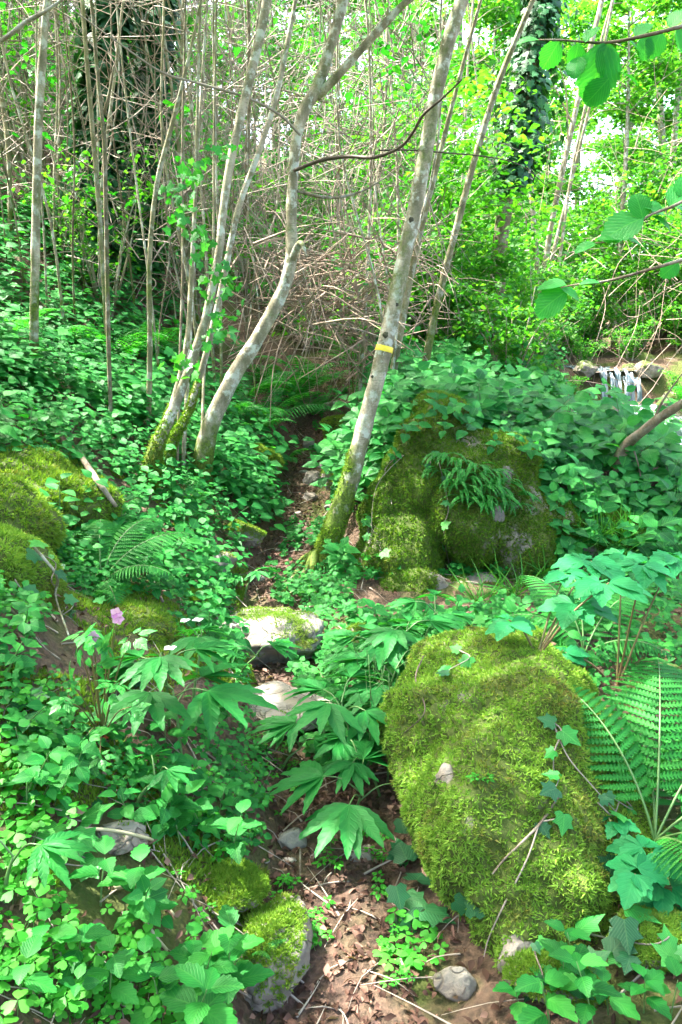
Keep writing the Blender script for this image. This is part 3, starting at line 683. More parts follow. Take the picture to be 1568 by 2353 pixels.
rk('stone', 'squat moss-topped stone between the toothwort plants', 835, 1485, 90, (1, .8, .8), 15, moss=.35, mossn=3000)
rk('stone', 'tan stone with a mossy side among the ivy on the left bank', 265, 1950, 130, (1, .9, .55), 16, moss=.25, mossn=3500, sub=5)
rk('stone', 'smooth grey-green stone set in the dark path soil', 676, 1950, 78, (1, .75, .7), 17, mat='grey_stone', moss=.0)
rk('stone', 'thin tilted slab lying flat near the foot of the boulder', 835, 1975, 85, (1, .6, .3), 18, mat='grey_stone', moss=.0, rz=.6)
rk('stone', 'chipped pale pebble beside the grey-green stone', 660, 1990, 42, (1, .6, .5), 19, moss=0)
rk('stone', 'rough moss-speckled slab edging the path on its left', 628, 2270, 250, (.72, 1.45, .75), 20, mat='dark_rock', sub=5, moss=.26, mossn=16000, sink=.33)
rk('stone', 'moss-covered shoulder stone above the rough path-edge slab', 515, 2070, 170, (1.1, 1.1, .5), 21, mat='dark_rock', sub=5, moss=.36, mossn=14000, sink=.42)
rk('stone', 'dark angular stone wedged under the mossy boulder', 1050, 2290, 95, (1, .8, .8), 22, mat='dark_rock', moss=.02)
rk('stone', 'brown stone on the slope under the boulder overhang', 1290, 2290, 200, (1.2, .9, .5), 23, mat='dark_rock', moss=.3, mossn=6000, sub=5)
rk('stone', 'mossy stone low on the far side of the boulder from the path', 1500, 2200, 190, (1, .8, .7), 24, mat='dark_rock', moss=.4, mossn=8000, sub=5, mmat='bright_moss')
rk('stone', 'pale round stone in the gully where the path climbs', 722, 1115, 48, (1, .8, .9), 25, moss=0)
rk('stone', 'smaller pale stone under the round one in the gully', 715, 1150, 40, (1, .8, .6), 26, moss=0)
rk('stone', 'grey stone at the head of the gully', 710, 1035, 36, (1, .8, 1), 27, mat='grey_stone', moss=0)
rk('stone', 'rounded mossy rock over the gully behind the banded trunk', 790, 1010, 130, (1, .9, .7), 28, moss=.6, mossn=9000, msize=.02)
rk('stone', 'moss-draped rock face right of the gully', 770, 1120, 70, (1, .9, .9), 29, moss=.5, mossn=4000, msize=.016)
rk('stone', 'dark mossy lump on the bank under the ferns left of the gully', 590, 1090, 110, (1, .9, .8), 30, moss=.55, mossn=7000, msize=.018)
for i, (dx, dy, w) in enumerate([(600, 1335, 26), (690, 1215, 24), (640, 1270, 22), (575, 1330, 34), (760, 1170, 30), (745, 2140, 24), (800, 2060, 20), (905, 2120, 26), (640, 1180, 20), (685, 1185, 22), (700, 1090, 24), (740, 1075, 20), (610, 1985, 20), (770, 1905, 22), (860, 2250, 24), (720, 2330, 26)]):
    rk('pebble', 'small loose pebble lying in the soil of the path', dx, dy, w, (1, .8, .6), 50 + i, sub=3, moss=0, mat=('grey_stone', 'limestone')[i % 2], group='pebbles on the path', cat='pebble')
for i, (x, y, s) in enumerate([(4.30, 13.75, .22), (5.42, 13.8, .26), (5.2, 14.05, .16), (4.72, 13.35, .11), (5.08, 13.35, .12), (4.05, 13.4, .25), (5.7, 13.4, .28), (4.5, 12.6, .25), (5.5, 12.2, .3), (4.15, 11.2, .28), (5.3, 10.8, .3), (3.85, 10.1, .25), (5.6, 14.6, .3)]):
    rock('stream_stone', 'wet grey stone in the stream by the waterfall', (x, y, float(water_z(y)) - .05), (s, s * .8, s * .7), 80 + i, mat='dark_rock', sub=4, moss=.5, group='stones in the stream', cat='stone')

# ------------------------------------------------------------------ canopy holes: where the sun comes through onto the photograph's bright patches
HOLES = []
for (dx, dy, r0) in ((150, 1240, .16), (215, 1345, .12), (560, 1440, .07), (620, 1410, .08), (660, 1440, .06), (640, 1560, .08), (600, 1590, .05), (470, 1250, .20), (940, 1195, .17), (920, 1240, .1), (960, 1150, .08), (770, 1470, .16),
                     (500, 1300, .15), (800, 2200, .10), (450, 1380, .10), (560, 1180, .12)):
    HOLES.append((hit(dx, dy)[0], r0))
for (dx, dy, Y, r0) in ((1005, 150, 4.8, .30), (985, 260, 4.8, .2), (760, 90, 5.3, .25), (640, 700, 5.3, .14), (780, 680, 7.6, .9), (520, 400, 6.2, .35), (500, 480, 5.5, .3), (860, 880, 7.5, .35), (620, 900, 6.8, .4), (700, 860, 7.4, .5), (450, 700, 8.0, .5), (270, 780, 6.8, .4), (850, 560, 9.0, .8), (760, 480, 9.5, .8), (1150, 800, 7.5, .7), (1050, 860, 6.6, .4), (130, 700, 7.0, .35)):
    HOLES.append((P(dx, dy, Y), r0))
def in_holes(p):
    k = np.zeros(len(p), bool)
    for q, r0 in HOLES:
        v = p - q; t = v @ SUN; d = np.linalg.norm(v - t[:, None] * SUN, axis=1); k |= (d < r0 + .012 * np.maximum(t, 0)) & (t > .3)
    return k
def sunlit(p):
    k = in_holes(p)
    gp = p - SUN * ((p[:, 2:3] - 1.3) / SUN[2])                  # the clearing by the stream stays open to the sun
    clear = sstep(.2, .9, gp[:, 0]) * sstep(5.4, 6.4, gp[:, 1]) * .9
    k |= clear > _h((p[:, 0] * 997).astype(np.int64), (p[:, 1] * 991).astype(np.int64), (p[:, 2] * 983).astype(np.int64), 3)
    return k

# ------------------------------------------------------------------ trees
def limbs_and_crown(top, axis_dir, seed, nl=7, length=1.7, leaves=3000, zmin=None, leaf=.085, droop=0., spread=.34, start=.0, span=2.0, tmpl=T_FAR, carve=True, r0=.035):
    g = np.random.default_rng(seed); tb = []; pts = []; top = np.asarray(top, float)
    for k in range(nl):
        b0 = top - unit(axis_dir) * g.uniform(start, span); a = g.uniform(0, 2 * math.pi); L = length * g.uniform(.6, 1.15)
        d = unit(np.array((math.cos(a), math.sin(a), g.uniform(.15, .8))))
        m1 = b0 + d * L * .45 + g.normal(0, .08, 3); e = b0 + d * L + np.array((0, 0, -.12 * L)) + g.normal(0, .12, 3)
        tb.append(tube([b0, m1, e], [r0, r0 * .6, r0 * .2], 5, 4)); c = catmull([b0, m1, e], 8)
        for q in range(5):
            i = g.integers(4, len(c)); dd = unit(d + g.normal(0, .7, 3)); e2 = c[i] + dd * L * g.uniform(.2, .45)
            tb.append(tube([c[i], (c[i] + e2) / 2 + g.normal(0, .04, 3), e2], [r0 * .32, r0 * .2, r0 * .08], 3, 2)); pts.append(np.linspace(c[i], e2, 12))
        pts.append(c[6:])
    pts = np.concatenate(pts); i = g.integers(0, len(pts), leaves)
    lp = pts[i] + g.normal(0, 1, (leaves, 3)) * np.array((spread, spread, spread * .55))
    if zmin is not None: lp = lp[lp[:, 2] > zmin]
    if carve: lp = lp[~sunlit(lp)]
    N = len(lp); lv = scatter(tmpl, lp, frames(rand_dirs(N, -.45, .15, g), near_up(N, .38, g)), leaf * g.uniform(.65, 1.25, N))
    return tb, lv
def tree(name, label, pts, widths, mat='pale_bark', group=None, crown=None, cat='tree', seed=0, moss=0., mossh=.6, sides=10, extend=0, rough=.10, extra=(), flare=1.0):
    """pts: world points from the base up; widths: diameters in metres"""
    p = [np.asarray(q, float) for q in pts]; w = list(widths); base = p[0].copy()
    z0 = base[2]; p[0] = p[0] - np.array((0, 0, .12))
    if extend:
        d = unit(p[-1] - p[-2]); d = unit(d * .8 + np.array((0, 0, .35)))
        for k in range(1, 4): p.append(p[-1] + d * extend / 3 + rng.normal(0, .05, 3)); w.append(w[-1] * .86)
    mf = lambda V: np.clip(np.maximum(moss * (1.15 - (V[:, 2] - z0) / mossh), 0) + .22 + .10 * fbm(V * 3, 8, 2), 0, 1)
    t = thing(name, label, cat, base, group=group)
    sh = lambda a: (a[0] - base, *a[1:])
    rad = np.array(w) / 2; rad[0] *= flare
    V, T, U, M = tube(p, rad, sides, 8, rough, seed, mf)
    obj('trunk', mesh('trunk', V - base, T, mat, moss=M, smooth=True), t)
    for (q, r) in extra:
        V2, T2, U2, M2 = tube(q, r, max(6, sides - 2), 6, rough, seed + 1, mf)
        obj('limb', mesh('limb', V2 - base, T2, mat, moss=M2, smooth=True), t)
    if crown:
        tb, lv = limbs_and_crown(p[-1], p[-1] - p[-2], seed + 100, **crown)
        V2, T2, U2, M2 = join(tb); obj('branches', mesh('branches', V2 - base, T2, mat, moss=M2, smooth=True), t)
        c = obj('crown', mesh('crown', lv[0] - base, lv[1], 'canopy_leaf', lv[2]), t); c['kind'] = 'stuff'
    return t, p
def pix(pts, Y, Y1=None):
    """pixels of a stem -> points at about the distance Y; the first one stands on the ground"""
    n = len(pts); return [P(dx, dy, Y + ((Y1 or Y) - Y) * i / max(1, n - 1)) for i, (dx, dy) in enumerate(pts)]
def stand(dx, dy):
    g = G(dx, dy); return g
def gtree(name, label, pp, ws, lean=0, **kw):
    g = stand(*pp[0]); pts = [g] + pix(pp[1:], g[1], g[1] + lean); wd = [diam(w, q) * .74 for w, q in zip(ws, pts)]
    return tree(name, label, pts, wd, **kw)
BIG = dict(nl=9, length=2.3, leaves=4200, leaf=.10, spread=.40, zmin=4.3, span=2.6, r0=.05)
MID = dict(nl=7, length=1.7, leaves=2500, leaf=.095, spread=.38, zmin=4.2, span=2.0, r0=.03)

# the forked tree
g0 = stand(455, 1105); f = [g0] + pix([(478, 995), (530, 880), (590, 780), (640, 690), (668, 605), (670, 480), (680, 330), (700, 250), (728, 205), (758, 110), (790, 0), (812, -110)], g0[1], g0[1] + .5)
wd = [diam(w, q) for w, q in zip((50, 40, 35, 33, 31, 28, 25, 24, 28, 28, 25, 23, 21), f)]
fk = [f[9] - (0, 0, .05), P(790, 158, g0[1] + .35), P(868, 72, g0[1] + .3), P(930, 8, g0[1] + .3), P(1010, -60, g0[1] + .3), P(1060, -190, g0[1] + .4)]
tree('forked_tree', 'grey tree curving up from the bank and forking high into two limbs', f, wd, 'pale_bark', crown=BIG, seed=3, moss=.55, mossh=.5, extend=3.2, sides=14,
     extra=[(fk, [diam(10, f[9]), diam(9.5, f[9]), diam(9, f[9]), diam(8, f[9]), diam(7, f[9]), diam(5, f[9])]),
            ([f[5], P(690, 560, g0[1] + .1), P(705, 590, g0[1] + .05)], [.03, .022, .004])], flare=1.25)
# the tree with the yellow band
g1 = stand(738, 1305); q = [g1] + pix([(765, 1225), (803, 1110), (838, 980), (872, 850), (902, 720), (935, 560), (966, 420), (1000, 230), (1030, 100), (1064, -10), (1100, -150)], g1[1], g1[1] + .25)
wd = [diam(w, p_) for w, p_ in zip((68, 48, 40, 38, 37, 36, 34, 33, 33, 32, 31, 29), q)]
bt_, q2 = tree('banded_tree', 'pale leaning trunk with a painted yellow band and mossy foot', q, wd, 'pale_bark', crown=BIG, seed=8, moss=.62, mossh=.75, extend=3.0, sides=16, flare=1.25)
Vb, Tb, Ub, Mb = tube(q, np.array(wd) / 2 * np.array([1.25] + [1] * 11), 16, 8, .10, 8)
def on_trunk(z, ang):
    c = catmull(q, 8); i = int(np.argmin(np.abs(c[:, 2] - z))); r = np.interp(i / len(c), np.linspace(0, 1, len(wd)), np.array(wd) / 2); return c[i], r
zb = P(882, 800, g1[1])[2]; c0, r0 = on_trunk(zb, 0); c1, _ = on_trunk(zb + .1, 0); ax = unit(c1 - c0)
V, T, U, M = tube([c0 - ax * .016, c0 + ax * .016], [r0 * 1.07, r0 * 1.06], 24, 1, .06, 8, smoothp=False)
band = obj('painted_band', mesh('painted_band', V - q[0], T, 'yellow_paint', smooth=True), bt_); band['label'] = 'yellow painted band round the trunk'
for (dx, dy, s) in ((888, 770, .019), (914, 690, .012), (948, 505, .015), (857, 868, .009)):
    p_ = P(dx, dy, g1[1]); c0, r0 = on_trunk(p_[2], 0); V, T = rock_shape(int(dx), 3, 5); V = V * np.array((s, s * .5, s * 1.2)); off = np.array((np.clip(p_[0] - c0[0], -r0 * .7, r0 * .7), 0, 0)); off[1] = -math.sqrt(max(0, r0 ** 2 - off[0] ** 2)) * .97
    obj('knot', mesh('knot', V + c0 + off - q[0], T, 'knot', smooth=True), bt_)
for k, (e, mid, r0) in enumerate((((640, 1385), (690, 1320), .030), ((665, 1375), (700, 1330), .024), ((620, 1360), (690, 1300), .016), ((690, 1390), (715, 1340), .02))):
    a = q[0] + np.array((-.03, -.02, .10)); m_ = G(*mid) + (0, 0, .035); ee = G(*e); V, T, U, M = tube([a, m_, ee + (0, 0, .01), ee - (.03, .03, .04)], [r0 * 1.6, r0 * .8, r0 * .45, r0 * .2], 8, 6, .25, k)
    obj('root', mesh('root', V - q[0], T, 'brown_bark', moss=M + .45 + .3 * (V[:, 2] > a[2] - .08), smooth=True), bt_)
# moss sleeves: tufts on the two feet
def sleeve(t, pts, wds, base, n, hi, mat='soft_moss', size=.013, lo=-.1):
    V, T, U, M = tube(pts, np.array(wds) / 2, 14, 8, .1, 5)
    mk = lambda p, nn: np.clip(1.2 - (p[:, 2] - lo) / hi + .8 * fbm((p + base) * 6, 4, 3), 0, 1)
    moss_on(V - base, T, t, mat, n, size, mk)
sleeve(bt_, q, np.array(wd) * 1.04, q[0], 34000, .50, size=.016)
# other trunks that can be told apart
gtree('slender_tree', 'straight pale grey pole tree rising from the herbs on the left slope', [(75, 880), (78, 760), (80, 650), (84, 450), (90, 250), (103, 60), (112, -80)], (30, 28, 27, 26, 25, 24, 22), mat='pale_bark', crown=MID, seed=21, moss=.3, mossh=.8, extend=2.6)
gtree('sapling', 'thin brown sapling with a small fork beside the ivy trunk', [(255, 985), (250, 800), (247, 650), (244, 500), (240, 330), (232, 245), (218, 100), (205, -40)], (14, 14, 14, 14, 14, 13, 11, 10), mat='brown_bark', crown=MID, seed=22, extend=2.2, sides=7, extra=[([P(238, 262, 5.2), P(250, 220, 5.2), P(262, 150, 5.2)], [.012, .01, .005])])
gtree('sapling', 'wavy grey sapling bending right above the fern on the left slope', [(338, 1010), (345, 800), (344, 600), (360, 430), (392, 300), (420, 190), (450, 60), (470, -60)], (17, 17, 16, 16, 14, 12, 9, 8), mat='grey_bark', crown=MID, seed=23, extend=2.0, sides=7)
gtree('sapling', 'bare dark pole standing on the curve of the forked tree', [(572, 830), (566, 700), (564, 500), (572, 250), (572, 60), (568, -80)], (14, 13, 13, 13, 12, 11), mat='brown_bark', crown=MID, seed=24, extend=2.0, sides=7)
gtree('slender_tree', 'slim trunk leaning right close behind the banded trunk', [(888, 945), (905, 850), (925, 740), (952, 600), (1000, 400), (1048, 210), (1100, 20), (1130, -90)], (26, 24, 22, 19, 16, 13, 11, 10), mat='grey_bark', crown=MID, seed=25, extend=2.2, sides=8, moss=.3)
gtree('slender_tree', 'dark-footed slim tree leaning right over the bank shrubs', [(962, 895), (985, 800), (1005, 700), (1058, 490), (1105, 320), (1150, 180), (1212, 30), (1260, -90)], (24, 24, 22, 21, 20, 18, 16, 14), mat='grey_bark', crown=MID, seed=26, extend=2.4, sides=8, moss=.4, mossh=.9)
gtree('sapling', 'thin wavering stem between the forked and the banded trees', [(843, 850), (842, 760), (850, 620), (862, 470), (880, 330), (888, 200), (892, -60)], (15, 14, 13, 13, 11, 10, 8), mat='grey_bark', crown=MID, seed=27, extend=2.4, sides=7)
# the coppiced hazel: several stems from one mossy stool
gh = stand(350, 1115)
hz = thing('coppiced_hazel', 'mossy hazel stool sending up several leaning stems', 'tree', gh)
for k, (pp, ws, mt) in enumerate((
    ([(335, 1120), (350, 1050), (388, 965), (430, 860), (470, 740), (500, 600), (520, 430), (552, 270), (598, 80), (620, -40)], (60, 52, 42, 34, 32, 32, 34, 36, 36, 34), 'pale_bark'),
    ([(370, 1110), (395, 1020), (432, 950), (472, 820), (512, 650), (548, 480), (602, 330), (640, 200), (668, 60), (690, -60)], (44, 34, 26, 24, 24, 24, 22, 20, 18, 16), 'pale_bark'),
    ([(345, 1115), (372, 1010), (405, 900), (430, 780), (440, 620), (450, 420), (455, 200), (462, -40)], (34, 28, 24, 20, 16, 14, 12, 10), 'grey_bark'),
    ([(420, 1090), (424, 1000), (432, 860), (440, 720), (446, 560), (452, 400), (466, 160), (480, -40)], (18, 16, 14, 13, 12, 11, 10, 8), 'pale_bark'),
    ([(462, 1105), (465, 1000), (468, 880), (478, 760), (490, 600), (492, 300), (498, -30)], (12, 11, 11, 10, 10, 9, 8), 'grey_bark'),
    ([(405, 1085), (410, 980), (414, 800), (420, 600), (418, 380), (424, 100), (426, -40)], (12, 11, 10, 10, 9, 8, 8), 'brown_bark'))):
    b0 = stand(*pp[0]); pts = [b0 - (0, 0, .08)] + pix(pp[1:], b0[1], b0[1] + .5 + .1 * k); w = [diam(a, p_) * .60 for a, p_ in zip(ws, pts)]
    V, T, U, M = tube(pts, np.array(w) / 2, 9, 8, .12, k, lambda V: np.clip((.85 if k < 3 else .35) * (1.1 - (V[:, 2] - gh[2]) / .5), .18, 1))
    obj('stem', mesh('stem', V - gh, T, mt, moss=M, smooth=True), hz)
    if k < 2:
        e = pts[-1] + unit(pts[-1] - pts[-2]) * 2.4 + np.array((0, 0, .4)); tb, lv = limbs_and_crown(e, e - pts[-1], 300 + k, **MID); tb.append(tube([pts[-1], e], [w[-1] / 2, .015], 6))
        V, T, U, M = join(tb); obj('branches', mesh('branches', V - gh, T, mt, moss=M, smooth=True), hz)
        c = obj('crown', mesh('crown', lv[0] - gh, lv[1], 'canopy_leaf', lv[2]), hz); c['kind'] = 'stuff'
    if k < 3: sleeve(hz, pts, np.array(w) * 1.04, gh, 12000, .55, 'soft_moss', .018, 0)

# ivy-clad trunks
def ivy_cover(t, pts, wds, base, n, z0, z1, spread, size, seed):
    g = np.random.default_rng(seed); c = catmull(pts, 10); r = np.interp(np.linspace(0, 1, len(c)), np.linspace(0, 1, len(wds)), np.array(wds) / 2)
    ok = np.where((c[:, 2] > z0) & (c[:, 2] < z1))[0]; i = g.choice(ok, n); a = g.uniform(0, 2 * math.pi, n); out = np.column_stack([np.cos(a), np.sin(a), g.normal(0, .2, n)])
    rr = r[i] + np.abs(g.normal(0, spread, n)) * (.6 + .5 * vnoise(c[i] * 1.7 + out, seed)); p = c[i] + out * rr[:, None] + np.column_stack([a * 0, a * 0, g.normal(0, .05, n)])
    d = unit(out * .5 + np.array((0, 0, -.8)) + g.normal(0, .35, (n, 3))); lv = scatter(T_IVY, p, frames(d, unit(out + np.array((0, 0, .5)))), size * g.uniform(.6, 1.3, n))
    o = obj('ivy', mesh('ivy', lv[0] - base, lv[1], 'ivy_leaf', lv[2]), t); o['kind'] = 'stuff'
def ivy_tree(label, pp, ws, n, spread, size, seed, z0, z1, lean=0, mat='brown_bark', Yf=None, crown=MID):
    g = stand(*pp[0]) if Yf is None else np.array((*P(*pp[0], Yf)[:2], 0.)); 
    if Yf is not None: g[2] = float(hgt(g[0], g[1]))
    pts = [g] + pix(pp[1:], g[1], g[1] + lean); w = [diam(a, p_) for a, p_ in zip(ws, pts)]
    t, _ = tree('ivy_clad_tree', label, pts, w, mat, crown=crown, seed=seed, moss=.5, mossh=1.2, extend=2.5, sides=12); ivy_cover(t, pts, w, g, n, z0, z1, spread, size, seed)
ivy_tree('thick trunk wrapped in dark ivy on the left slope', [(190, 600), (205, 500), (225, 330), (240, 130), (250, -60)], (60, 48, 44, 44, 42), 3600, .17, .095, 31, 2.2, 9, 0)
ivy_tree('ivy column on a slim trunk behind the wavy sapling', [(318, 620), (325, 430), (340, 260), (352, 100), (362, -60)], (34, 30, 28, 28, 26), 3600, .18, .095, 32, 2.4, 9, 0)
ivy_tree('tall ivy-laden trunk standing above the bright shrubs towards the stream', [(1136, 700), (1150, 560), (1172, 430), (1192, 330), (1215, 180), (1240, 10), (1255, -90)], (40, 36, 34, 34, 34, 34, 32), 2600, .30, .085, 33, 3.4, 12, .4, Yf=9.5)

# ------------------------------------------------------------------ shrubs, saplings and woodland behind: kinds built once and copied
def shrub_kind(seed, h, spread, nst, leaves, leaf, mat, tmpl, low=.15, lsp=.16, flat=.45, bark='grey_bark'):
    g = np.random.default_rng(seed); tb = []; pts = []
    for k in range(nst):
        a = g.uniform(0, 2 * math.pi); L = spread * g.uniform(.3, 1); e = np.array((math.cos(a) * L, math.sin(a) * L, h * g.uniform(.6, 1)))
        m_ = np.array((e[0] * .4, e[1] * .4, e[2] * .55)) + g.normal(0, .05 * h, 3); b0 = np.array((math.cos(a), math.sin(a), 0)) * .06; b0[2] = -.15
        tb.append(tube([b0, m_, e], [.012 + .006 * h, .01, .004], 5, 4)); c = catmull([b0, m_, e], 10)
        for q_ in range(8):
            i = g.integers(int(len(c) * low), len(c)); e2 = c[i] + unit(np.array((g.normal(), g.normal(), .25 * g.normal() + .15))) * g.uniform(.2, .5) * h * .3
            tb.append(tube([c[i], e2], [.006, .002], 3, 1)); pts.append(np.linspace(c[i], e2, 10)[3:])
    pts = np.concatenate(pts); i = g.integers(0, len(pts), leaves); lp = pts[i] + g.normal(0, lsp, (leaves, 3)) * np.array((1, 1, .5)); lp = lp[lp[:, 2] > .1 * h]
    N = len(lp); lv = scatter(tmpl, lp, frames(rand_dirs(N, -.5, .2, g), near_up(N, flat, g)), leaf * g.uniform(.6, 1.3, N))
    V, T, U, M = join(tb)
    return mesh('stems', V, T, bark, moss=M, smooth=True), mesh('foliage', lv[0], lv[1], mat, lv[2])
def put(name, label, cat, group, kind, x, y, rz, sc, z=None, parts=('stems', 'foliage')):
    t = thing(name, label, cat, (x, y, float(hgt(x, y)) if z is None else z), rz, group, sc)
    obj(parts[0], kind[0], t); o = obj(parts[1], kind[1], t); o['kind'] = 'stuff'; return t
SK = [shrub_kind(401, 2.2, 1.1, 9, 2400, .085, 'far_leaf', T_OV, lsp=.12), shrub_kind(402, 2.8, 1.3, 10, 3000, .09, 'far_leaf', T_OV, lsp=.14), shrub_kind(403, 1.5, 1.0, 9, 1700, .075, 'far_leaf', T_OV, .1, .1)]
SD = [shrub_kind(411, 2.6, 1.2, 12, 900, .08, 'canopy_leaf', T_OV, .3, .12), shrub_kind(412, 3.4, 1.1, 12, 900, .08, 'canopy_leaf', T_OV, .35, .12)]
sr = np.random.default_rng(5)
spots = [(1.6, 7.6, 2, .7), (1.9, 8.8, 0, .7), (1.2, 9.0, 1, .7), (2.1, 9.8, 2, .9), (1.9, 10.6, 0, .9), (.9, 11.2, 1, .8), (2.7, 11.6, 1, .8), (2.4, 12.6, 0, 1), (1.4, 13.2, 1, 1), (3.3, 13.6, 0, .85), (2.9, 15, 1, 1.1), (1.6, 15.5, 0, 1.1), (.4, 14.2, 1, 1), (3.9, 16, 1, 1.1), (6.6, 15, 1, 1.0), (7.2, 13.2, 0, 1.0), (6.8, 17, 1, 1.2), (5.2, 17.5, 0, 1.1), (8.2, 16, 1, 1.3), (9, 19, 1, 1.4), (6.4, 14.8, 2, .8), (5.9, 15.6, 2, .9), (7.3, 14.2, 2, .8), (4.4, 15.3, 2, .8), (3.75, 12.9, 2, .38), (5.75, 13.1, 2, .42), (5.35, 14.5, 2, .5), (4.5, 14.5, 2, .45), (3.8, 14.6, 2, .6), (6.6, 13.4, 2, .6), (7.0, 15.8, 1, 1.0), (8.0, 14.6, 1, 1.0), (5.0, 16.4, 1, .9), (7.9, 18, 1, 1.3), (3.2, 16.6, 1, 1.0), (6.3, 20, 1, 1.4), (4.3, 19.5, 1, 1.3), (2.6, 18.5, 1, 1.3), (.8, 18, 1, 1.2), (6.6, 11.6, 0, .7), (10.5, 22, 1, 1.5), (8, 23, 1, 1.5), (5.5, 24, 1, 1.6), (3.3, 23, 1, 1.6), (1.2, 22.5, 1, 1.5), (-.8, 20, 1, 1.3), (-.6, 16.5, 0, 1.1)]
for i, (x, y, k, s) in enumerate(spots):
    lab = 'bright leafy shrub on the sunlit bank above the stream' if x < 4.2 and y < 14 else 'sunlit green bush in the woodland beyond the stream'
    lab = ('medium-height ', 'tall ', 'low ')[k] + lab
    put('leafy_shrub', lab, 'shrub', ('medium ', 'tall ', 'low ')[k] + ('shrubs on the sunny bank' if 'bank' in lab else 'bushes beyond the stream'), SK[k], x, y, sr.uniform(0, 6), s)
for i, (x, y, k, s) in enumerate([(.5, 9.6, 1, .6), (-1.4, 8.6, 1, .7), (-2.2, 7.4, 0, .6), (-3.4, 9, 1, .8), (-2.5, 10.4, 1, .8), (-1.2, 11.2, 0, .8), (.2, 11.6, 1, .9), (-4.6, 11, 1, .9), (-3.6, 12.8, 0, 1), (-2, 13.4, 1, 1), (-5.8, 13.6, 1, 1), (-.6, 14, 1, 1), (-4.4, 15.5, 1, 1.1), (-7.4, 15.4, 0, 1.1), (-2.6, 17, 1, 1.2), (-6, 18, 1, 1.2)]):
    put('understory_shrub', ('lower spreading', 'taller upright')[k] + (' twiggy shrub in the thicket on the left slope' if x < -1 else ' twiggy shrub at the head of the path'), 'shrub', ('lower ', 'taller ')[k] + ('thicket shrubs on the left slope' if x < -1 else 'shrubs at the head of the path'), SD[k], x, y, sr.uniform(0, 6), s)

# thin poles of the thicket
def pole_kind(seed, h, r0, mat, ntw=10):
    g = np.random.default_rng(seed); n = 6; p = np.column_stack([np.cumsum(g.normal(.02, .10, n)) * h / 5, np.cumsum(g.normal(0, .10, n)) * h / 5, np.linspace(-.2, h, n)]); p[0, :2] = 0; p[1, :2] *= .4
    tb = [tube(p, [r0, r0 * .85, r0 * .7, r0 * .5, r0 * .3], 6, 4, .08, seed)]; c = catmull(p, 8); tw = []
    for k in range(ntw):
        i = g.integers(8, len(c)); d = unit(np.array((g.normal(), g.normal(), .5))); L = g.uniform(.3, 1.0); tw.append(tube([c[i], c[i] + d * L * .5 + g.normal(0, .05, 3), c[i] + d * L + np.array((0, 0, -.1))], [r0 * .3, r0 * .2, .002], 3, 3))
    a = join(tb); b_ = join(tw)
    return mesh('stem', a[0], a[1], mat, moss=np.clip(.5 * (1 - a[0][:, 2]) + .1, 0, 1), smooth=True), mesh('twigs', b_[0], b_[1], 'dry_twig' if seed % 2 else 'grey_twig')
PK = [pole_kind(500 + k, h, r0, mt) for k, (h, r0, mt) in enumerate(((5, .016, 'pale_bark'), (6, .021, 'grey_bark'), (4.5, .012, 'grey_bark'), (6.5, .026, 'grey_bark'), (5, .010, 'pale_bark'), (4, .009, 'brown_bark'), (7, .036, 'pale_bark'), (7, .034, 'grey_bark')))]
PADJ = ['slim pale', 'straight grey', 'thin grey', 'stout grey', 'very thin pale', 'very thin dark', 'stout pale', 'thick grey']
n_ = 0
while n_ < 190:
    y = 6.2 + 12 * sr.random() ** 1.3; x = path_x(y) + sr.uniform(-.52 * y, .12 * y)
    if abs(x - path_x(y)) < .45: continue
    far_ = y > 11; lab = ('pale thin pole stem among the dense thicket up the slope', 'poles far up the thicket') if far_ else ('thin bare pole stem in the near thicket on the left slope', 'poles of the near thicket')
    if x > -.4: lab = ('thin bare pole stem at the head of the path', 'poles at the head of the path')
    k = int(sr.choice(8, p=(.18, .08, .22, .04, .28, .18, .01, .01)) if not far_ else sr.choice(8, p=(.2, .12, .2, .1, .18, .12, .04, .04)))
    lab = (lab[0].replace('pale thin', 'far').replace('thin bare', 'bare').replace('pole stem', PADJ[k] + ' pole stem', 1), lab[1])
    t = thing('pole_stem', lab[0], 'sapling', (x, y, float(hgt(x, y))), sr.uniform(0, 6), lab[1] + ', ' + PADJ[k], sr.uniform(.8, 1.25)); t.rotation_euler = (sr.normal(0, .05), sr.normal(.05, .06), sr.uniform(0, 6))
    obj('stem', PK[k][0], t); obj('twigs', PK[k][1], t)['kind'] = 'stuff'; n_ += 1
for i in range(46):
    y = sr.uniform(11, 30); x = sr.uniform(.08, .52) * y
    if abs(x - stream_x(y)) < 1.2: x = stream_x(y) + (1.5 if x > stream_x(y) else -1.6)
    k = int(sr.integers(0, 8)); t = thing('pole_stem', PADJ[k] + ' sunlit stem in the bright wood by the stream', 'sapling', (x, y, float(hgt(x, y))), sr.uniform(0, 6), 'stems by the stream, ' + PADJ[k], sr.uniform(1.0, 1.6)); t.rotation_euler = (sr.normal(0, .05), sr.normal(.06, .06), sr.uniform(0, 6))
    obj('stem', PK[k][0], t); obj('twigs', PK[k][1], t)['kind'] = 'stuff'

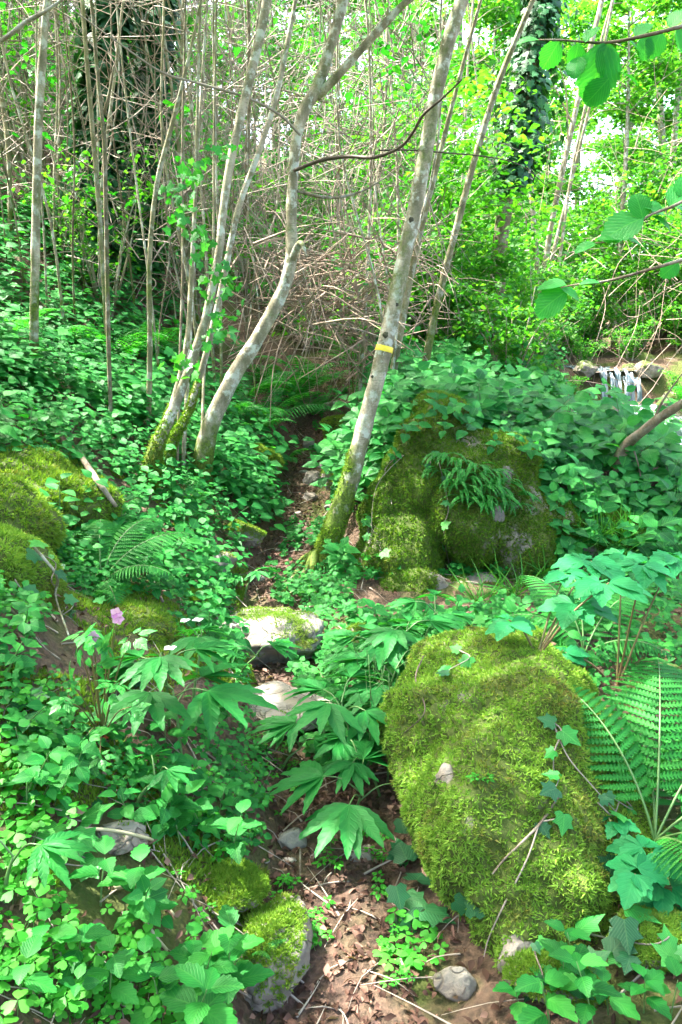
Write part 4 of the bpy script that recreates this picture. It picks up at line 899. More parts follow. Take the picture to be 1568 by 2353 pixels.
# taller trees: over the path, up the slope, and in the bright wood behind
def tall_kind(seed, h, r0, leaves, leaf, mat, crad, low, bark):
    g = np.random.default_rng(seed); p = np.array([(0, 0, -.3), (g.normal(0, .1), g.normal(0, .1), h * .3), (g.normal(0, .2), g.normal(0, .2), h * .65), (g.normal(0, .3), g.normal(0, .3), h)])
    tr = tube(p, [r0 * 1.2, r0, r0 * .7, r0 * .2], 9, 6, .08, seed); c = catmull(p, 12); tb = []; pts = []
    for k in range(20):
        i = int(g.uniform(low, 1) * (len(c) - 1)); a = g.uniform(0, 2 * math.pi); L = crad * g.uniform(.5, 1.1) * (1.15 - .6 * i / len(c)); d = unit(np.array((math.cos(a), math.sin(a), g.uniform(0, .5))))
        e = c[i] + d * L; tb.append(tube([c[i], c[i] + d * L * .5 + (0, 0, .1), e], [r0 * .3, r0 * .2, .006], 4, 3))
        for q_ in range(4):
            s0 = c[i] + d * L * g.uniform(.3, 1); e2 = s0 + unit(g.normal(0, 1, 3) * (1, 1, .4)) * L * .35; tb.append(tube([s0, e2], [.008, .003], 3, 1)); pts.append(np.linspace(s0, e2, 12))
    pts = np.concatenate(pts); i = g.integers(0, len(pts), leaves); lp = pts[i] + g.normal(0, .22, (leaves, 3)) * (1, 1, .5)
    N = len(lp); lv = scatter(T_FAR, lp, frames(rand_dirs(N, -.5, .2, g), near_up(N, .45, g)), leaf * g.uniform(.6, 1.3, N)); a = join(tb)
    return [mesh('trunk', tr[0], tr[1], bark, moss=np.clip(.5 * (1 - tr[0][:, 2] / 1.5), 0, 1), smooth=True), mesh('branches', a[0], a[1], bark, moss=a[3]), mesh('crown', lv[0], lv[1], mat, lv[2])]
TK = [tall_kind(601, 9, .09, 7500, .14, 'far_leaf', 2.4, .25, 'pale_bark'), tall_kind(602, 11, .12, 8500, .15, 'far_leaf', 2.9, .28, 'grey_bark'), tall_kind(603, 7, .06, 6000, .13, 'far_leaf', 2.0, .2, 'pale_bark')]
def put_tall(label, group, kind, x, y, sc, rz):
    t = thing('broadleaf_tree', label, 'tree', (x, y, float(hgt(x, y))), rz, group, sc); obj('trunk', kind[0], t); obj('branches', kind[1], t); c = obj('crown', kind[2], t); c['kind'] = 'stuff'
for (x, y, k, s) in [(3.0, 17, 2, 1), (4.0, 21, 0, 1), (6.6, 19, 2, 1.1), (8.4, 21, 0, 1), (1.4, 20, 2, 1), (5.6, 26, 1, 1), (9.8, 25, 1, 1), (2.2, 27, 0, 1.1), (12.5, 27, 1, 1), (7.8, 30, 1, 1.1), (-.2, 25, 0, 1), (4.4, 33, 1, 1.2), (11.5, 34, 1, 1.2), (15, 33, 1, 1.1), (.6, 33, 1, 1.2), (8.2, 38, 1, 1.3), (-2.4, 30, 1, 1.1), (16, 40, 1, 1.3), (3, 42, 1, 1.3), (12.5, 43, 1, 1.3), (20, 42, 1, 1.3), (-2, 40, 1, 1.2), (9.2, 16, 2, 1.1), (10.5, 18.5, 0, 1.)]:
    put_tall(('pale-barked sunlit tree in the bright wood beyond the stream', 'tall grey-barked tree in the bright wood beyond the stream', 'small low-crowned pale tree in the bright wood beyond the stream')[k], ('pale trees', 'tall grey trees', 'small pale trees')[k] + ' beyond the stream', TK[k], x, y, s, sr.uniform(0, 6))
for (x, y, k, s) in [(-9.5, 12.5, 1, .9), (-9, 16, 1, 1), (-5.2, 17, 0, 1), (-2.4, 19.5, 0, 1), (-12, 20, 1, 1), (-7.6, 22, 1, 1), (-4, 25, 1, 1), (-13, 27, 1, 1.2), (-8, 30, 1, 1.2)]:
    put_tall('tall leafy tree standing up the wooded left slope', 'trees up the left slope', TK[k], x, y, s, sr.uniform(0, 6))
def canopy_tree(x, y, h, seed, lean, label, group, leaves=4300, length=2.6):
    g = np.random.default_rng(seed); z = float(hgt(x, y)); b0 = np.array((x, y, z)); p = [b0, b0 + (lean[0] * .3, lean[1] * .3, h * .4), b0 + (lean[0] * .7, lean[1] * .7, h * .75), b0 + (lean[0], lean[1], h)]
    tree('overhanging_tree', label, p, [.26, .2, .15, .08], 'pale_bark', group, dict(nl=12, length=length, leaves=leaves, leaf=.11, spread=.45, zmin=4.4, span=3.2, r0=.05), seed=seed, moss=.4, sides=9)
for k, (x, y, h, lx, ly) in enumerate([(-3.4, 1.4, 5.2, 1.4, .4), (-2.9, -1.2, 6, 1.6, .6), (2.9, .4, 7, -.9, .4), (-4.2, 3.6, 4.6, 1.3, .2), (.9, -2.4, 7.5, 0, .8), (-4.6, -.2, 4.5, 1., .6), (-6.3, 3.2, 4, .8, .6)]):
    canopy_tree(x, y, h, 700 + k, (lx, ly), 'tall tree leaning over the path from the left bank' if x < 0 else 'tall tree leaning over the path from the right side', 'trees leaning over the path')

# ------------------------------------------------------------------ undergrowth
def free(x, y, path=.0, extra=0.):
    k = np.abs(x - path_x(y)) > path_w(y) + path
    for (a, b_, r0) in ROCKS: k &= np.hypot(x - a, y - b_) > r0 * .85 + extra
    k &= np.abs(x - stream_x(y)) > 1.0
    return k
LM = {}
def lm(key, tmpl, mat):
    if key not in LM: LM[key] = mesh(key, tmpl[0], tmpl[1], mat, tmpl[2], smooth=True)
    return LM[key]
def stem_mesh(key, pts, rad, mat='green_stem', sides=4, per=3):
    if key not in LM:
        V, T, U, M = tube(pts, rad, sides, per); LM[key] = mesh(key, V, T, mat, smooth=True)
    return LM[key]
# herbs: stem with pairs of leaves -> list of (mesh, p, d, n, s)
ur = np.random.default_rng(77)
def herb_kind(seed, h, pairs, size, key, tmpl, mat, topn=2):
    g = np.random.default_rng(seed); lean = g.normal(0, .25, 2) * h; out = []
    c = catmull([(0, 0, -.02), (lean[0] * .4, lean[1] * .4, h * .5), (lean[0], lean[1], h)], 6); a = g.uniform(0, 6)
    for k in range(pairs):
        t = .35 + .65 * (k + 1) / pairs; p = c[int(t * (len(c) - 1))]; a += math.pi / 2 + g.normal(0, .25)
        for s in (0, math.pi):
            an = a + s + g.normal(0, .15); up_ = .15 + .3 * (k / pairs) + g.normal(0, .1); d = unit(np.array((math.cos(an), math.sin(an), up_)))
            out.append((p + d * .012, d, unit(np.array((0, 0, 1)) + g.normal(0, .18, 3)), size * (1.05 - .35 * k / pairs) * g.uniform(.85, 1.15)))
    return stem_mesh('stem_%s_%d' % (key, seed), [(0, 0, -.02), (lean[0] * .4, lean[1] * .4, h * .5), (lean[0], lean[1], h)], [.0035, .003, .0015]), lm(key, tmpl, mat), out
HK = [herb_kind(900 + k, h, pr, sz, 'leaf_bank', T_OV, 'bank_leaf') for k, (h, pr, sz) in enumerate(((.14, 3, .075), (.20, 3, .08), (.10, 2, .07), (.24, 4, .075), (.16, 3, .065)))]
NK = [herb_kind(920 + k, h, pr, sz, 'leaf_nettle', T_OVS, 'bank_leaf') for k, (h, pr, sz) in enumerate(((.22, 3, .12), (.28, 4, .115), (.16, 3, .11), (.34, 4, .125)))]
RK_ = [herb_kind(940 + k, h, pr, sz, 'leaf_round', T_RND, 'bank_leaf') for k, (h, pr, sz) in enumerate(((.12, 2, .06), (.16, 3, .065), (.09, 2, .055)))]
def put_herb(name, label, cat, group, kind, p, rz, sc, tilt=(0, 0)):
    t = thing(name, label, cat, p, rz, group, sc); obj('stem', kind[0], t)
    if tilt[0] or tilt[1]: t.rotation_mode = 'ZYX'; t.rotation_euler = (tilt[0] + ur.normal(0, .12), tilt[1] + ur.normal(0, .12), rz)      # herbs on a steep bank lean out to the light
    for (q_, d, nn, s) in kind[2]: place_leaf('leaf', kind[1], t, q_, d, nn, s)
    return t
def sample(n, yr, side, pw=1.3, path=.02, wide=.5, extra=0.):
    out = []
    while len(out) < n:
        m_ = n * 4; y = yr[0] + (yr[1] - yr[0]) * ur.random(m_) ** pw; lo = -wide * y - .5; hi = wide * y + .5; pc = path_x(y)
        x = np.where(side < 0, lo + (pc - lo) * ur.random(m_), pc + (hi - pc) * ur.random(m_)); k = free(x, y, path, extra)
        out += list(zip(x[k], y[k]))
    return np.array(out[:n])
def cover(n, yr, side, kinds, sc=(.7, 1.2), pw=1.2, mat=None, path=.02, tm=None, wide=.52, extra=0., maskf=None):
    """ground cover as one mass: every plant of it real leaves on real stems"""
    pts = sample(n, yr, side, pw, path, wide, extra)
    if maskf is not None: pts = pts[maskf(pts)]
    z = hgt(pts[:, 0], pts[:, 1]); B = np.column_stack([pts, z]); parts = []; which = ur.integers(0, len(kinds), len(B)); rz = ur.uniform(0, 6.28, len(B)); s = ur.uniform(*sc, len(B))
    for k, kd in enumerate(kinds):
        w = which == k
        if not w.any(): continue
        c, sn = np.cos(rz[w]), np.sin(rz[w]); o = np.zeros_like(c); RZ = np.stack([np.stack([c, -sn, o], -1), np.stack([sn, c, o], -1), np.stack([o, o, o + 1], -1)], -2)
        tx, ty = ((.45, -.05) if side > 0 else (.25, .3)); RX = np.array([[1, 0, 0], [0, math.cos(tx), -math.sin(tx)], [0, math.sin(tx), math.cos(tx)]]); RY = np.array([[math.cos(ty), 0, math.sin(ty)], [0, 1, 0], [-math.sin(ty), 0, math.cos(ty)]]); RZ = (RX @ RY) @ RZ
        for (p, d, nn, ls) in kd[2]:
            F0 = frames(np.asarray(d), np.asarray(nn)); Rm = RZ @ F0; pos = B[w] + (RZ @ np.asarray(p)) * s[w][:, None]
            parts.append(scatter(tm or T_OV, pos, Rm, ls * s[w] * ur.uniform(.8, 1.2, w.sum())))
    V, T, U, M = join(parts); return V, T, U
T_OV3 = leaf_t(ov, 3, .2, .28); T_RND3 = leaf_t(rnd_, 3, .12, .2)
# the counted herbs: the ones that show largest
def rows(n, yr, side, kinds, name, cat, labf, sc, pw=1.2, path=.06, extra=0.):
    pts = sample(n, yr, side, pw, path, .47, extra)
    for (x, y) in pts:
        if side > 0 and y > 6.5 and x / y > .30: continue
        lab, grp = labf(x, y); put_herb(name, lab, cat, grp, kinds[int(ur.integers(0, len(kinds)))], (x, y, float(hgt(x, y))), ur.uniform(0, 6.28), ur.uniform(*sc), (.5, -.05) if side > 0 else (.28, .32))
def lab_left(x, y):
    if y < 3.4: return 'low green herb among the mossy stones left of the near path', 'herbs by the near left path edge'
    if y < 5.2: return 'oval-leaved green herb on the left bank below the coppiced hazel', 'herbs on the left bank'
    return 'oval-leaved herb up the left slope among the saplings', 'herbs up the left slope'
def lab_right(x, y):
    if y < 4.4: return 'nettle-like herb in the hollow behind the mossy boulder', 'herbs behind the boulder'
    if y < 6.2 and x < 1.3: return 'broad-leaved nettle-like herb crowding the back of the mossy outcrop', 'nettle-like herbs behind the outcrop'
    if y < 6.2: return 'broad-leaved nettle-like herb on the steep bank by the leaning limb', 'nettle-like herbs by the leaning limb'
    return 'broad-leaved nettle-like herb on the level bank above the outcrop', 'nettle-like herbs on the bank top'
rows(70, (1.5, 3.6), -1, HK + RK_, 'woodland_herb', 'herb', lab_left, (.45, .8), .9, .16)
rows(170, (3.3, 8.5), -1, HK, 'woodland_herb', 'herb', lab_left, (.85, 1.35), 1.1, .12)
rows(190, (4.7, 8.5), 1, NK, 'nettle_plant', 'herb', lab_right, (.8, 1.25), 1.1, .35)
rows(44, (3.1, 4.6), 1, NK[:3] + HK[:2], 'nettle_plant', 'herb', lab_right, (.5, .85), 1.0, .25)
# the rest as ground cover
V, T, U = cover(3400, (1.3, 5.2), -1, HK + RK_, (.24, .5), .9, tm=T_OV3, path=.06, maskf=lambda p: fbm(np.column_stack([p * 1.9, p[:, :1] * 0]), 31, 3) > -.12 + .22 * sstep(2.6, 1.6, p[:, 1]))
stuff('low_ground_cover', mesh('low_ground_cover', V, T, 'herb_leaf', U), 'carpet of small green leaves over the near left bank', 'ground cover')
V, T, U = cover(1300, (3.2, 6.4), -1, HK, (.5, .95), 1.0, tm=T_OV3, path=.1)
stuff('mid_bank_cover', mesh('mid_bank_cover', V, T, 'bank_leaf', U), 'green herbs closing over the left bank round the hazel stool', 'ground cover')
V, T, U = cover(4600, (4.6, 17), -1, HK, (.7, 1.5), 1.35, tm=T_OV3, maskf=lambda p: fbm(np.column_stack([p * .9, p[:, :1] * 0]), 33, 3) > -.22)
stuff('slope_ground_cover', mesh('slope_ground_cover', V, T, 'bank_leaf', U), 'leafy ground cover spreading up the wooded left slope', 'ground cover')
V, T, U = cover(4300, (4.5, 16), 1, NK, (.55, 1.15), 1.2, tm=T_OV3, path=.25, maskf=lambda p: ~((p[:, 1] > 4.9) & (p[:, 0] / p[:, 1] > .30) & (p[:, 0] / p[:, 1] < .47) & ((p[:, 1] > 6.2) | (ur.random(len(p)) < .55))) & (fbm(np.column_stack([p * 1.1, p[:, :1] * 0]), 35, 3) > -.15 - .6 * sstep(7, 5.5, p[:, 1])))
stuff('bank_ground_cover', mesh('bank_ground_cover', V, T, 'bank_leaf', U), 'dense leafy ground cover over the right bank above the outcrop', 'ground cover')
V, T, U = cover(1700, (1.2, 4.7), 1, HK + RK_, (.3, .62), .8, tm=T_OV3, path=.03, maskf=lambda p: (p[:, 1] > 3.0) | (p[:, 0] > .8))
stuff('hollow_ground_cover', mesh('hollow_ground_cover', V, T, 'herb_leaf', U), 'small green leaves filling the hollow round the boulder', 'ground cover')
V, T, U = cover(2600, (2.6, 9), 1, NK, (.18, .36), 1.0, tm=T_RND3, path=-.12, wide=.10, maskf=lambda p: fbm(np.column_stack([p * 2.1, p[:, :1] * 0]), 36, 3) > .0)
stuff('path_edge_greenery', mesh('path_edge_greenery', V, T, 'herb_leaf', U), 'tiny seedlings scattered along the edges of the path', 'seedlings')

for i, (dx, dy) in enumerate([(960, 985), (1000, 965), (1040, 950), (1080, 960), (1120, 975), (1150, 990), (1180, 1010), (1210, 1050), (1240, 1090), (1260, 1130), (1270, 1180), (1290, 1220), (1280, 1260), (1230, 1030), (1100, 985), (1020, 1000), (940, 1020), (1260, 1060), (1300, 1150), (1310, 1100), (1330, 1180), (1350, 1130), (1380, 1160), (1410, 1120), (1340, 1060), (1290, 1020), (905, 1060), (890, 1010), (870, 1080), (1130, 1030), (1060, 1010)]):
    p_, n_ = hit(dx, dy); put_herb('nettle_plant', 'nettle-like herb rooted on the rim of the mossy outcrop', 'herb', 'herbs on the outcrop rim', NK[i % 3], p_ - (0, 0, .02), ur.uniform(0, 6.28), ur.uniform(.45, .75), (.65, -.05))
# three-leaved sorrel carpets between the herbs
pts = sample(2600, (1.3, 4.4), -1, .9, .04, .48); pts = pts[fbm(np.column_stack([pts * 2.3, pts[:, :1] * 0]), 52, 3) > .02]; N = len(pts)
V, T, U = scatter(T_CLO, np.column_stack([pts, hgt(pts[:, 0], pts[:, 1]) + ur.uniform(.03, .09, N)]), frames(rand_dirs(N, -.1, .1, ur), unit(np.array((.25, -.35, 1)) + ur.normal(0, .2, (N, 3)))), ur.uniform(.020, .036, N))
stuff('sorrel_carpet', mesh('sorrel_carpet', V, T, 'sorrel_leaf', U), 'bright carpet of three-leaved sorrel through the near left bank', 'ground cover')
# moss on the soil of the near banks
yy = ur.uniform(1.2, 4.6, 60000); xx = path_x(yy) - path_w(yy) - .02 - ur.random(60000) ** 1.3 * (.45 * yy + .2); mk = (fbm(np.column_stack([xx * 2.6, yy * 2.6, xx * 0]), 71, 3) > -.05)
yy = yy[mk]; xx = xx[mk]; V, T, U = scatter(T_SPR, np.column_stack([xx, yy, hgt(xx, yy)]), frames(rand_dirs(len(xx), -.2, .2, ur), near_up(len(xx), .45, ur)), .015 * ur.uniform(.6, 1.5, len(xx)))
stuff('ground_moss', mesh('ground_moss', V, T, 'soft_moss'), 'soft green moss growing over the soil of the near left bank', 'moss')
# leaf litter, twigs
def ground_frames(x, y):
    e = .03; nx_ = -(hgt(x + e, y) - hgt(x - e, y)) / (2 * e); ny_ = -(hgt(x, y + e) - hgt(x, y - e)) / (2 * e); return unit(np.column_stack([nx_, ny_, np.ones_like(x)]))
yy = 1.0 + 13 * ur.random(12000) ** 1.5; xx = ur.uniform(-1, 1, 12000) * (.5 * yy + .5); yy[:4200] = 1.1 + 7 * ur.random(4200) ** 1.4; xx[:4200] = path_x(yy[:4200]) + ur.normal(0, .16, 4200); n0 = ground_frames(xx, yy)
Lp = np.column_stack([xx, yy, hgt(xx, yy) + .014 + .010 * ur.random(12000)])
V, T, U = scatter(leaf_t(lambda t: .3 * math.sin(math.pi * t ** .8) ** .8 * (1 + .25 * math.sin(17 * t)) if 0 < t < 1 else 0, 4, .35, .4), Lp, frames(unit(rand_dirs(12000, -.1, .1, ur)), unit(n0 + ur.normal(0, .45, n0.shape))), np.column_stack([ur.uniform(.010, .034, 12000), ur.uniform(.012, .044, 12000), ur.uniform(.02, .06, 12000)]))
stuff('leaf_litter', mesh('leaf_litter', V, T, 'dead_leaf', U), 'brown fallen leaves lying over the soil and path', 'fallen leaves')
parts = []
for k in range(900):
    y = 1.1 + 8 * ur.random() ** 1.4; x = path_x(y) + ur.normal(0, .4 + .1 * y); 
    a = ur.uniform(0, 6.28); L = ur.uniform(.05, .28); z = float(hgt(x, y)) + .012; e = np.array((x + math.cos(a) * L, y + math.sin(a) * L, 0)); e[2] = float(hgt(e[0], e[1])) + .015
    parts.append(tube([(x, y, z), ((x + e[0]) / 2 + ur.normal(0, .015), (y + e[1]) / 2, (z + e[2]) / 2 + .01), e], [.0030 * ur.uniform(.3, 1.6), .0020 * ur.uniform(.5, 1.2), .0008], 3, 2))
V, T, U, M = join(parts); stuff('twig_litter', mesh('twig_litter', V, T, 'grey_twig'), 'thin dry twigs strewn over the path and banks', 'twigs')

# the tangle of dry brushwood behind the path, and bare twigs through the thicket
def brush(n, boxf, L, r0, mat, seed, flat=.4):
    g = np.random.default_rng(seed); parts = []
    for k in range(n):
        p = boxf(g); d = unit(g.normal(0, 1, 3) * (1, .7, flat + g.random() * .6)); l_ = L * g.uniform(.4, 1.3); m_ = p + d * l_ * .5 + g.normal(0, .06 * l_, 3)
        parts.append(tube([p, m_, p + d * l_ + np.array((0, 0, -.08 * l_))], [r0 * g.uniform(.5, 1.5), r0 * .7, r0 * .3], 3, 3))
    return join(parts)
cb = P(770, 690, 7.6)
V, T, U, M = brush(420, lambda g: cb + g.normal(0, 1, 3) * (.42, .5, .30), .75, .008, 'dry_twig', 61)
stuff('brushwood', mesh('brushwood', V, T, 'dry_twig'), 'tangle of sunlit dry dead branches at the head of the path', 'brushwood')
def thick(g):
    y = g.uniform(6.8, 14); x = path_x(y) + g.uniform(-.42 * y, .16 * y); return np.array((x, y, float(hgt(x, y, False)) + g.uniform(.2 + .9 * (y < 9.5) * (x > -1.6), .42 * y)))
V, T, U, M = brush(2900, thick, 1.0, .006, 'grey_twig', 62, .9)
stuff('thicket_twigs', mesh('thicket_twigs', V, T, 'grey_twig'), 'dense bare brown twigs filling the thicket up the slope', 'twigs')
def thick2(g):
    y = g.uniform(9, 18); x = g.uniform(-.1 * y, .5 * y); return np.array((x, y, float(hgt(x, y, False)) + g.uniform(.1, .36 * y)))
V, T, U, M = brush(520, thick2, 1.2, .006, 'dry_twig', 63, .9)
stuff('sunny_twigs', mesh('sunny_twigs', V, T, 'dry_twig'), 'pale bare twigs among the bright leaves over the stream bank', 'twigs')
# leafy sprays of the understorey hanging in the thicket
def sprays(n, boxf, per, size, mat, seed, tm=T_OV3, sp=.22):
    g = np.random.default_rng(seed); c = np.array([boxf(g) for k in range(n)]); i = np.repeat(np.arange(n), per); p = c[i] + g.normal(0, sp, (len(i), 3)) * (1, 1, .28); p = p[~in_holes(p)]; i = p
    return scatter(tm, p, frames(rand_dirs(len(i), -.4, .1, g), near_up(len(i), .3, g)), size * g.uniform(.6, 1.3, len(i)))
V, T, U = sprays(420, thick, 24, .08, 'canopy_leaf', 64)
stuff('thicket_leaves', mesh('thicket_leaves', V, T, 'herb_leaf', U), 'green leafy sprays hanging through the twiggy thicket', 'foliage')
def mid_box(g):
    y = g.uniform(7.5, 12); x = g.uniform(-.02 * y, .2 * y); return np.array((x, y, float(hgt(x, y, False)) + g.uniform(.8, .34 * y)))
V, T, U = sprays(210, mid_box, 34, .085, 'canopy_leaf', 65, sp=.30)
stuff('hanging_foliage', mesh('hanging_foliage', V, T, 'canopy_leaf', U), 'tiers of green leaves hanging behind the two pale trunks', 'foliage')

# ------------------------------------------------------------------ ferns
def frond_curve(L, rise, droop, n=24):
    t = np.linspace(0, 1, n); ang = rise - (rise + droop) * t ** 1.15; st = L / (n - 1); y = np.concatenate([[0], np.cumsum(np.cos(ang[:-1]) * st)]); z = np.concatenate([[0], np.cumsum(np.sin(ang[:-1]) * st)])
    return np.column_stack([y * 0, y, z])
def frond_prof(t): return max(.04, math.sin(math.pi * min(1, (t * .86 + .10)) ** .8)) ** .8
def pinna_list(L, rise, droop, wid, npair, bare=.16, sweep=.25):
    c = frond_curve(L, rise, droop); tg = unit(np.gradient(c, axis=0)); out = []
    for k in range(npair):
        t = bare + (1 - bare) * (k + .5) / npair; i = t * (len(c) - 1); a = int(i); p = c[a] + (c[min(a + 1, len(c) - 1)] - c[a]) * (i - a); fwd = tg[a]; nn = unit(np.cross(np.array((1., 0, 0)), fwd)); tt = (t - bare) / (1 - bare)
        ln = wid * (.55 + .45 * min(1, tt / .25)) * (1 - max(0, tt - .25) / .75) ** .75 + .01
        for s in (-1, 1):
            d = unit(np.array((s, 0, 0)) + fwd * (sweep + .4 * tt) - nn * .12); out.append((p, d, nn, ln))
    return c, out
def frond_mesh(key, L, rise, droop, wid, npair, tm=T_PINL, mat='fern_leaf', rach='green_stem'):
    c, pl = pinna_list(L, rise, droop, wid, npair); p = np.array([a[0] for a in pl]); Rm = np.array([frames(a[1], a[2]) for a in pl]); s = np.array([a[3] for a in pl])
    lv = scatter(tm, p, Rm, np.column_stack([np.full(len(s), L * .84 / npair * (.82 if tm is T_PINL else .95) / (2 * np.abs(tm[0][:, 0]).max())), s, s])); st = tube(c, [.004, .003, .001], 4, 1, smoothp=False)
    V, T, U, M = join([lv, st]); me = mesh(key, V, T, mat, U); me.materials.append(MATS[rach])
    mi = np.zeros(len(me.polygons), np.int32); mi[len(lv[1]):] = 1; me.polygons.foreach_set('material_index', mi); return me
FM = [frond_mesh('frond_%d' % k, 1.0, rise, dr, .21, 24) for k, (rise, dr) in enumerate(((1.15, .35), (.95, .5), (.75, .35), (1.25, .6)))]
def fern(label, p, n, L, seed, group=None, tilt=None, arcs=None):
    g = np.random.default_rng(seed); t = thing('fern', label, 'fern', p, 0, group); a0 = g.uniform(0, 6)
    for k in range(n):
        a = a0 + k * 2 * math.pi / n + g.normal(0, .2) if arcs is None else arcs[0] + (arcs[1] - arcs[0]) * (k + .5) / n + g.normal(0, .1)
        o = obj('frond', FM[int(g.integers(0, 4))], t); o.rotation_euler = (g.normal(0, .08), g.normal(0, .15), a); o.scale = (L * g.uniform(.75, 1.15),) * 3
    return t
def gfern(label, dx, dy, n, L, seed, **kw): return fern(label, hit(dx, dy)[0], n, L, seed, **kw)
PINNA = lm('pinna', T_PIN, 'fern_leaf')
def big_fern(label, p, spec):
    """fronds with every pinna its own piece; spec: (azimuth, tilt, length, rise, droop, width, pairs)"""
    t = thing('fern', label, 'fern', p)
    for (az, tl, L, rise, dr, wid, npair) in spec:
        c, pl = pinna_list(L, rise, dr, wid, npair, .18); V, T, U, M = tube(c, [.005, .0035, .001], 5, 1, smoothp=False)
        fr = obj('frond', mesh('frond', V, T, 'green_stem', smooth=True), t); fr.rotation_euler = (0, tl, az); fr.scale = (.9, .9, .9)
        for (q_, d, nn, s) in pl:
            Rm = frames(np.asarray(d), np.asarray(nn)); M_ = m4(Rm, q_, s)
            wx = L * .82 / npair * .80 / (.25 * max(s, .02))
            for i in range(3): M_[i][0] *= wx
            obj('pinna', PINNA, fr, M=M_)
    return t
Z90 = math.pi / 2
# azimuth 0 points away from the camera, +pi/2 to the left, pi towards the camera
big_fern('large bright fern spreading over the hollow right of the boulder', hit(1440, 1960)[0] * (1, 1, 1) + np.array((.10, .05, 0)), [
    (-.35, .0, .85, 1.15, .35, .24, 22), (-.85, .1, .80, 1.0, .4, .23, 21), (.35, -.1, .70, 1.2, .3, .20, 19), (-1.5, .1, .66, .9, .5, .2, 19), (-2.4, 0, .52, .8, .6, .17, 17), (-.1, .2, .62, .8, .4, .19, 18), (3.3, 0, .4, .8, .7, .15, 20)])
big_fern('fresh green fern standing behind the moss at the boulder crest', np.array((1.06, 3.15, float(hgt(1.06, 3.15)))), [
    (.55, .1, .62, 1.25, .35, .17, 18), (-.1, 0, .66, 1.2, .4, .17, 18), (-.9, 0, .6, 1.1, .5, .16, 17), (1.3, 0, .5, 1.1, .6, .15, 20), (-2.2, 0, .45, .9, .6, .15, 20), (2.4, .0, .42, .8, .8, .15, 18)])
big_fern('sunlit fern with arching fronds on the left bank', hit(232, 1345)[0], [
    (-.5, 0, .52, 1.2, .25, .15, 19), (-1.05, .1, .55, 1.0, .35, .16, 19), (.25, 0, .50, 1.25, .3, .15, 22), (1.1, 0, .42, 1.0, .8, .15, 20), (-1.8, 0, .4, .8, .5, .13, 20), (2.2, 0, .30, .8, .9, .12, 16), (-2.6, 0, .3, .6, .9, .12, 16)])
for k, (lab, dx, dy, n, L) in enumerate([
    ('tall fern clump leaning under the curve of the forked tree', 640, 905, 8, .75), ('fern with drooping fronds above the gully stones', 700, 960, 8, .6), ('fern frond cluster at the gully edge over the round stones', 655, 1065, 6, .42),
    ('wide fern on the dark slope behind the wavy sapling', 250, 850, 8, .75), ('small fern at the foot of the hazel stool', 430, 1165, 6, .32), ('fern beside the thin sapling up the slope', 350, 830, 7, .6),
    ('pale fern high on the left slope by the pole tree', 55, 520, 7, .8), ('fern high on the slope beside the ivy trunk', 130, 340, 7, .8), ('little bleached fern in the sun patch on the left bank', 215, 1385, 4, .2), ('fern low on the left slope under the pole tree', 20, 790, 7, .5),
    ('fern above the brushwood at the head of the path', 730, 800, 8, .6), ('fern on the bank between brushwood and banded trunk', 810, 840, 7, .6), ('fern on the stream bank beside the waterfall', 1535, 1000, 8, .8), ('feathery fern reaching over the stream below the waterfall', 1590, 960, 8, .9), ('fern under the bare leaning limb', 1500, 1180, 7, .5), ('low fern on the stream slope in front of the waterfall foot', 1455, 985, 8, .42), ('small fern left of the waterfall on the bank lip', 1345, 930, 7, .36), ('tiny fern by the path-edge slab', 570, 2210, 4, .12), ('fern frond tuft on the slope by the hazel stems', 530, 980, 7, .5), ('fern over the mossy lump left of the gully', 580, 1010, 7, .5), ('lush fern on the slope side of the gully head', 610, 985, 9, .8), ('broad fern under the brushwood above the gully', 665, 935, 9, .8), ('tall fern beside the gully below the brushwood', 705, 900, 9, .85), ('arching fern behind the bend of the forked tree', 560, 930, 8, .7)]):
    gfern(lab, dx, dy, n, L, 1000 + k)
# little rock ferns hanging on the outcrop
SF = frond_mesh('rock_frond', 1.0, .7, 1.2, .085, 20, tm=leaf_t(lambda t: .34 * math.sin(math.pi * t) if 0 < t < 1 else 0, 4, .1, .1))
for k, (dx, dy) in enumerate([(1010, 1085), (1040, 1110), (1075, 1105), (1100, 1095), (1130, 1110), (1155, 1130), (1075, 1150), (1115, 1145), (1150, 1160), (1185, 1140), (1020, 1050), (1090, 1075), (1060, 1085), (1120, 1120), (1095, 1125), (1140, 1145), (1060, 1130), (1165, 1110), (1050, 1065), (1105, 1160), (1175, 1165), (1130, 1085)]):
    p, nn = hit(dx, dy); t = thing('rock_fern', 'small narrow-fronded fern hanging from the mossy outcrop', 'fern', p, 0, 'rock ferns on the outcrop'); g = np.random.default_rng(k)
    for j in range(9):
        o = obj('frond', SF, t); o.rotation_euler = (g.normal(0, .1), g.normal(0, .2), math.pi + g.normal(0, .9)); o.scale = (g.uniform(.13, .23),) * 3
for k, (dx, dy) in enumerate([(1395, 1330), (1430, 1345), (1470, 1330), (1500, 1345)]):
    p, nn = hit(dx, dy); t = thing('rock_fern', 'little fern dangling from the dark rock ledge', 'fern', p, 0, 'rock ferns on the ledge'); g = np.random.default_rng(50 + k)
    for j in range(6):
        o = obj('frond', SF, t); o.rotation_euler = (0, g.normal(0, .2), math.pi + g.normal(0, .7)); o.scale = (g.uniform(.14, .24),) * 3

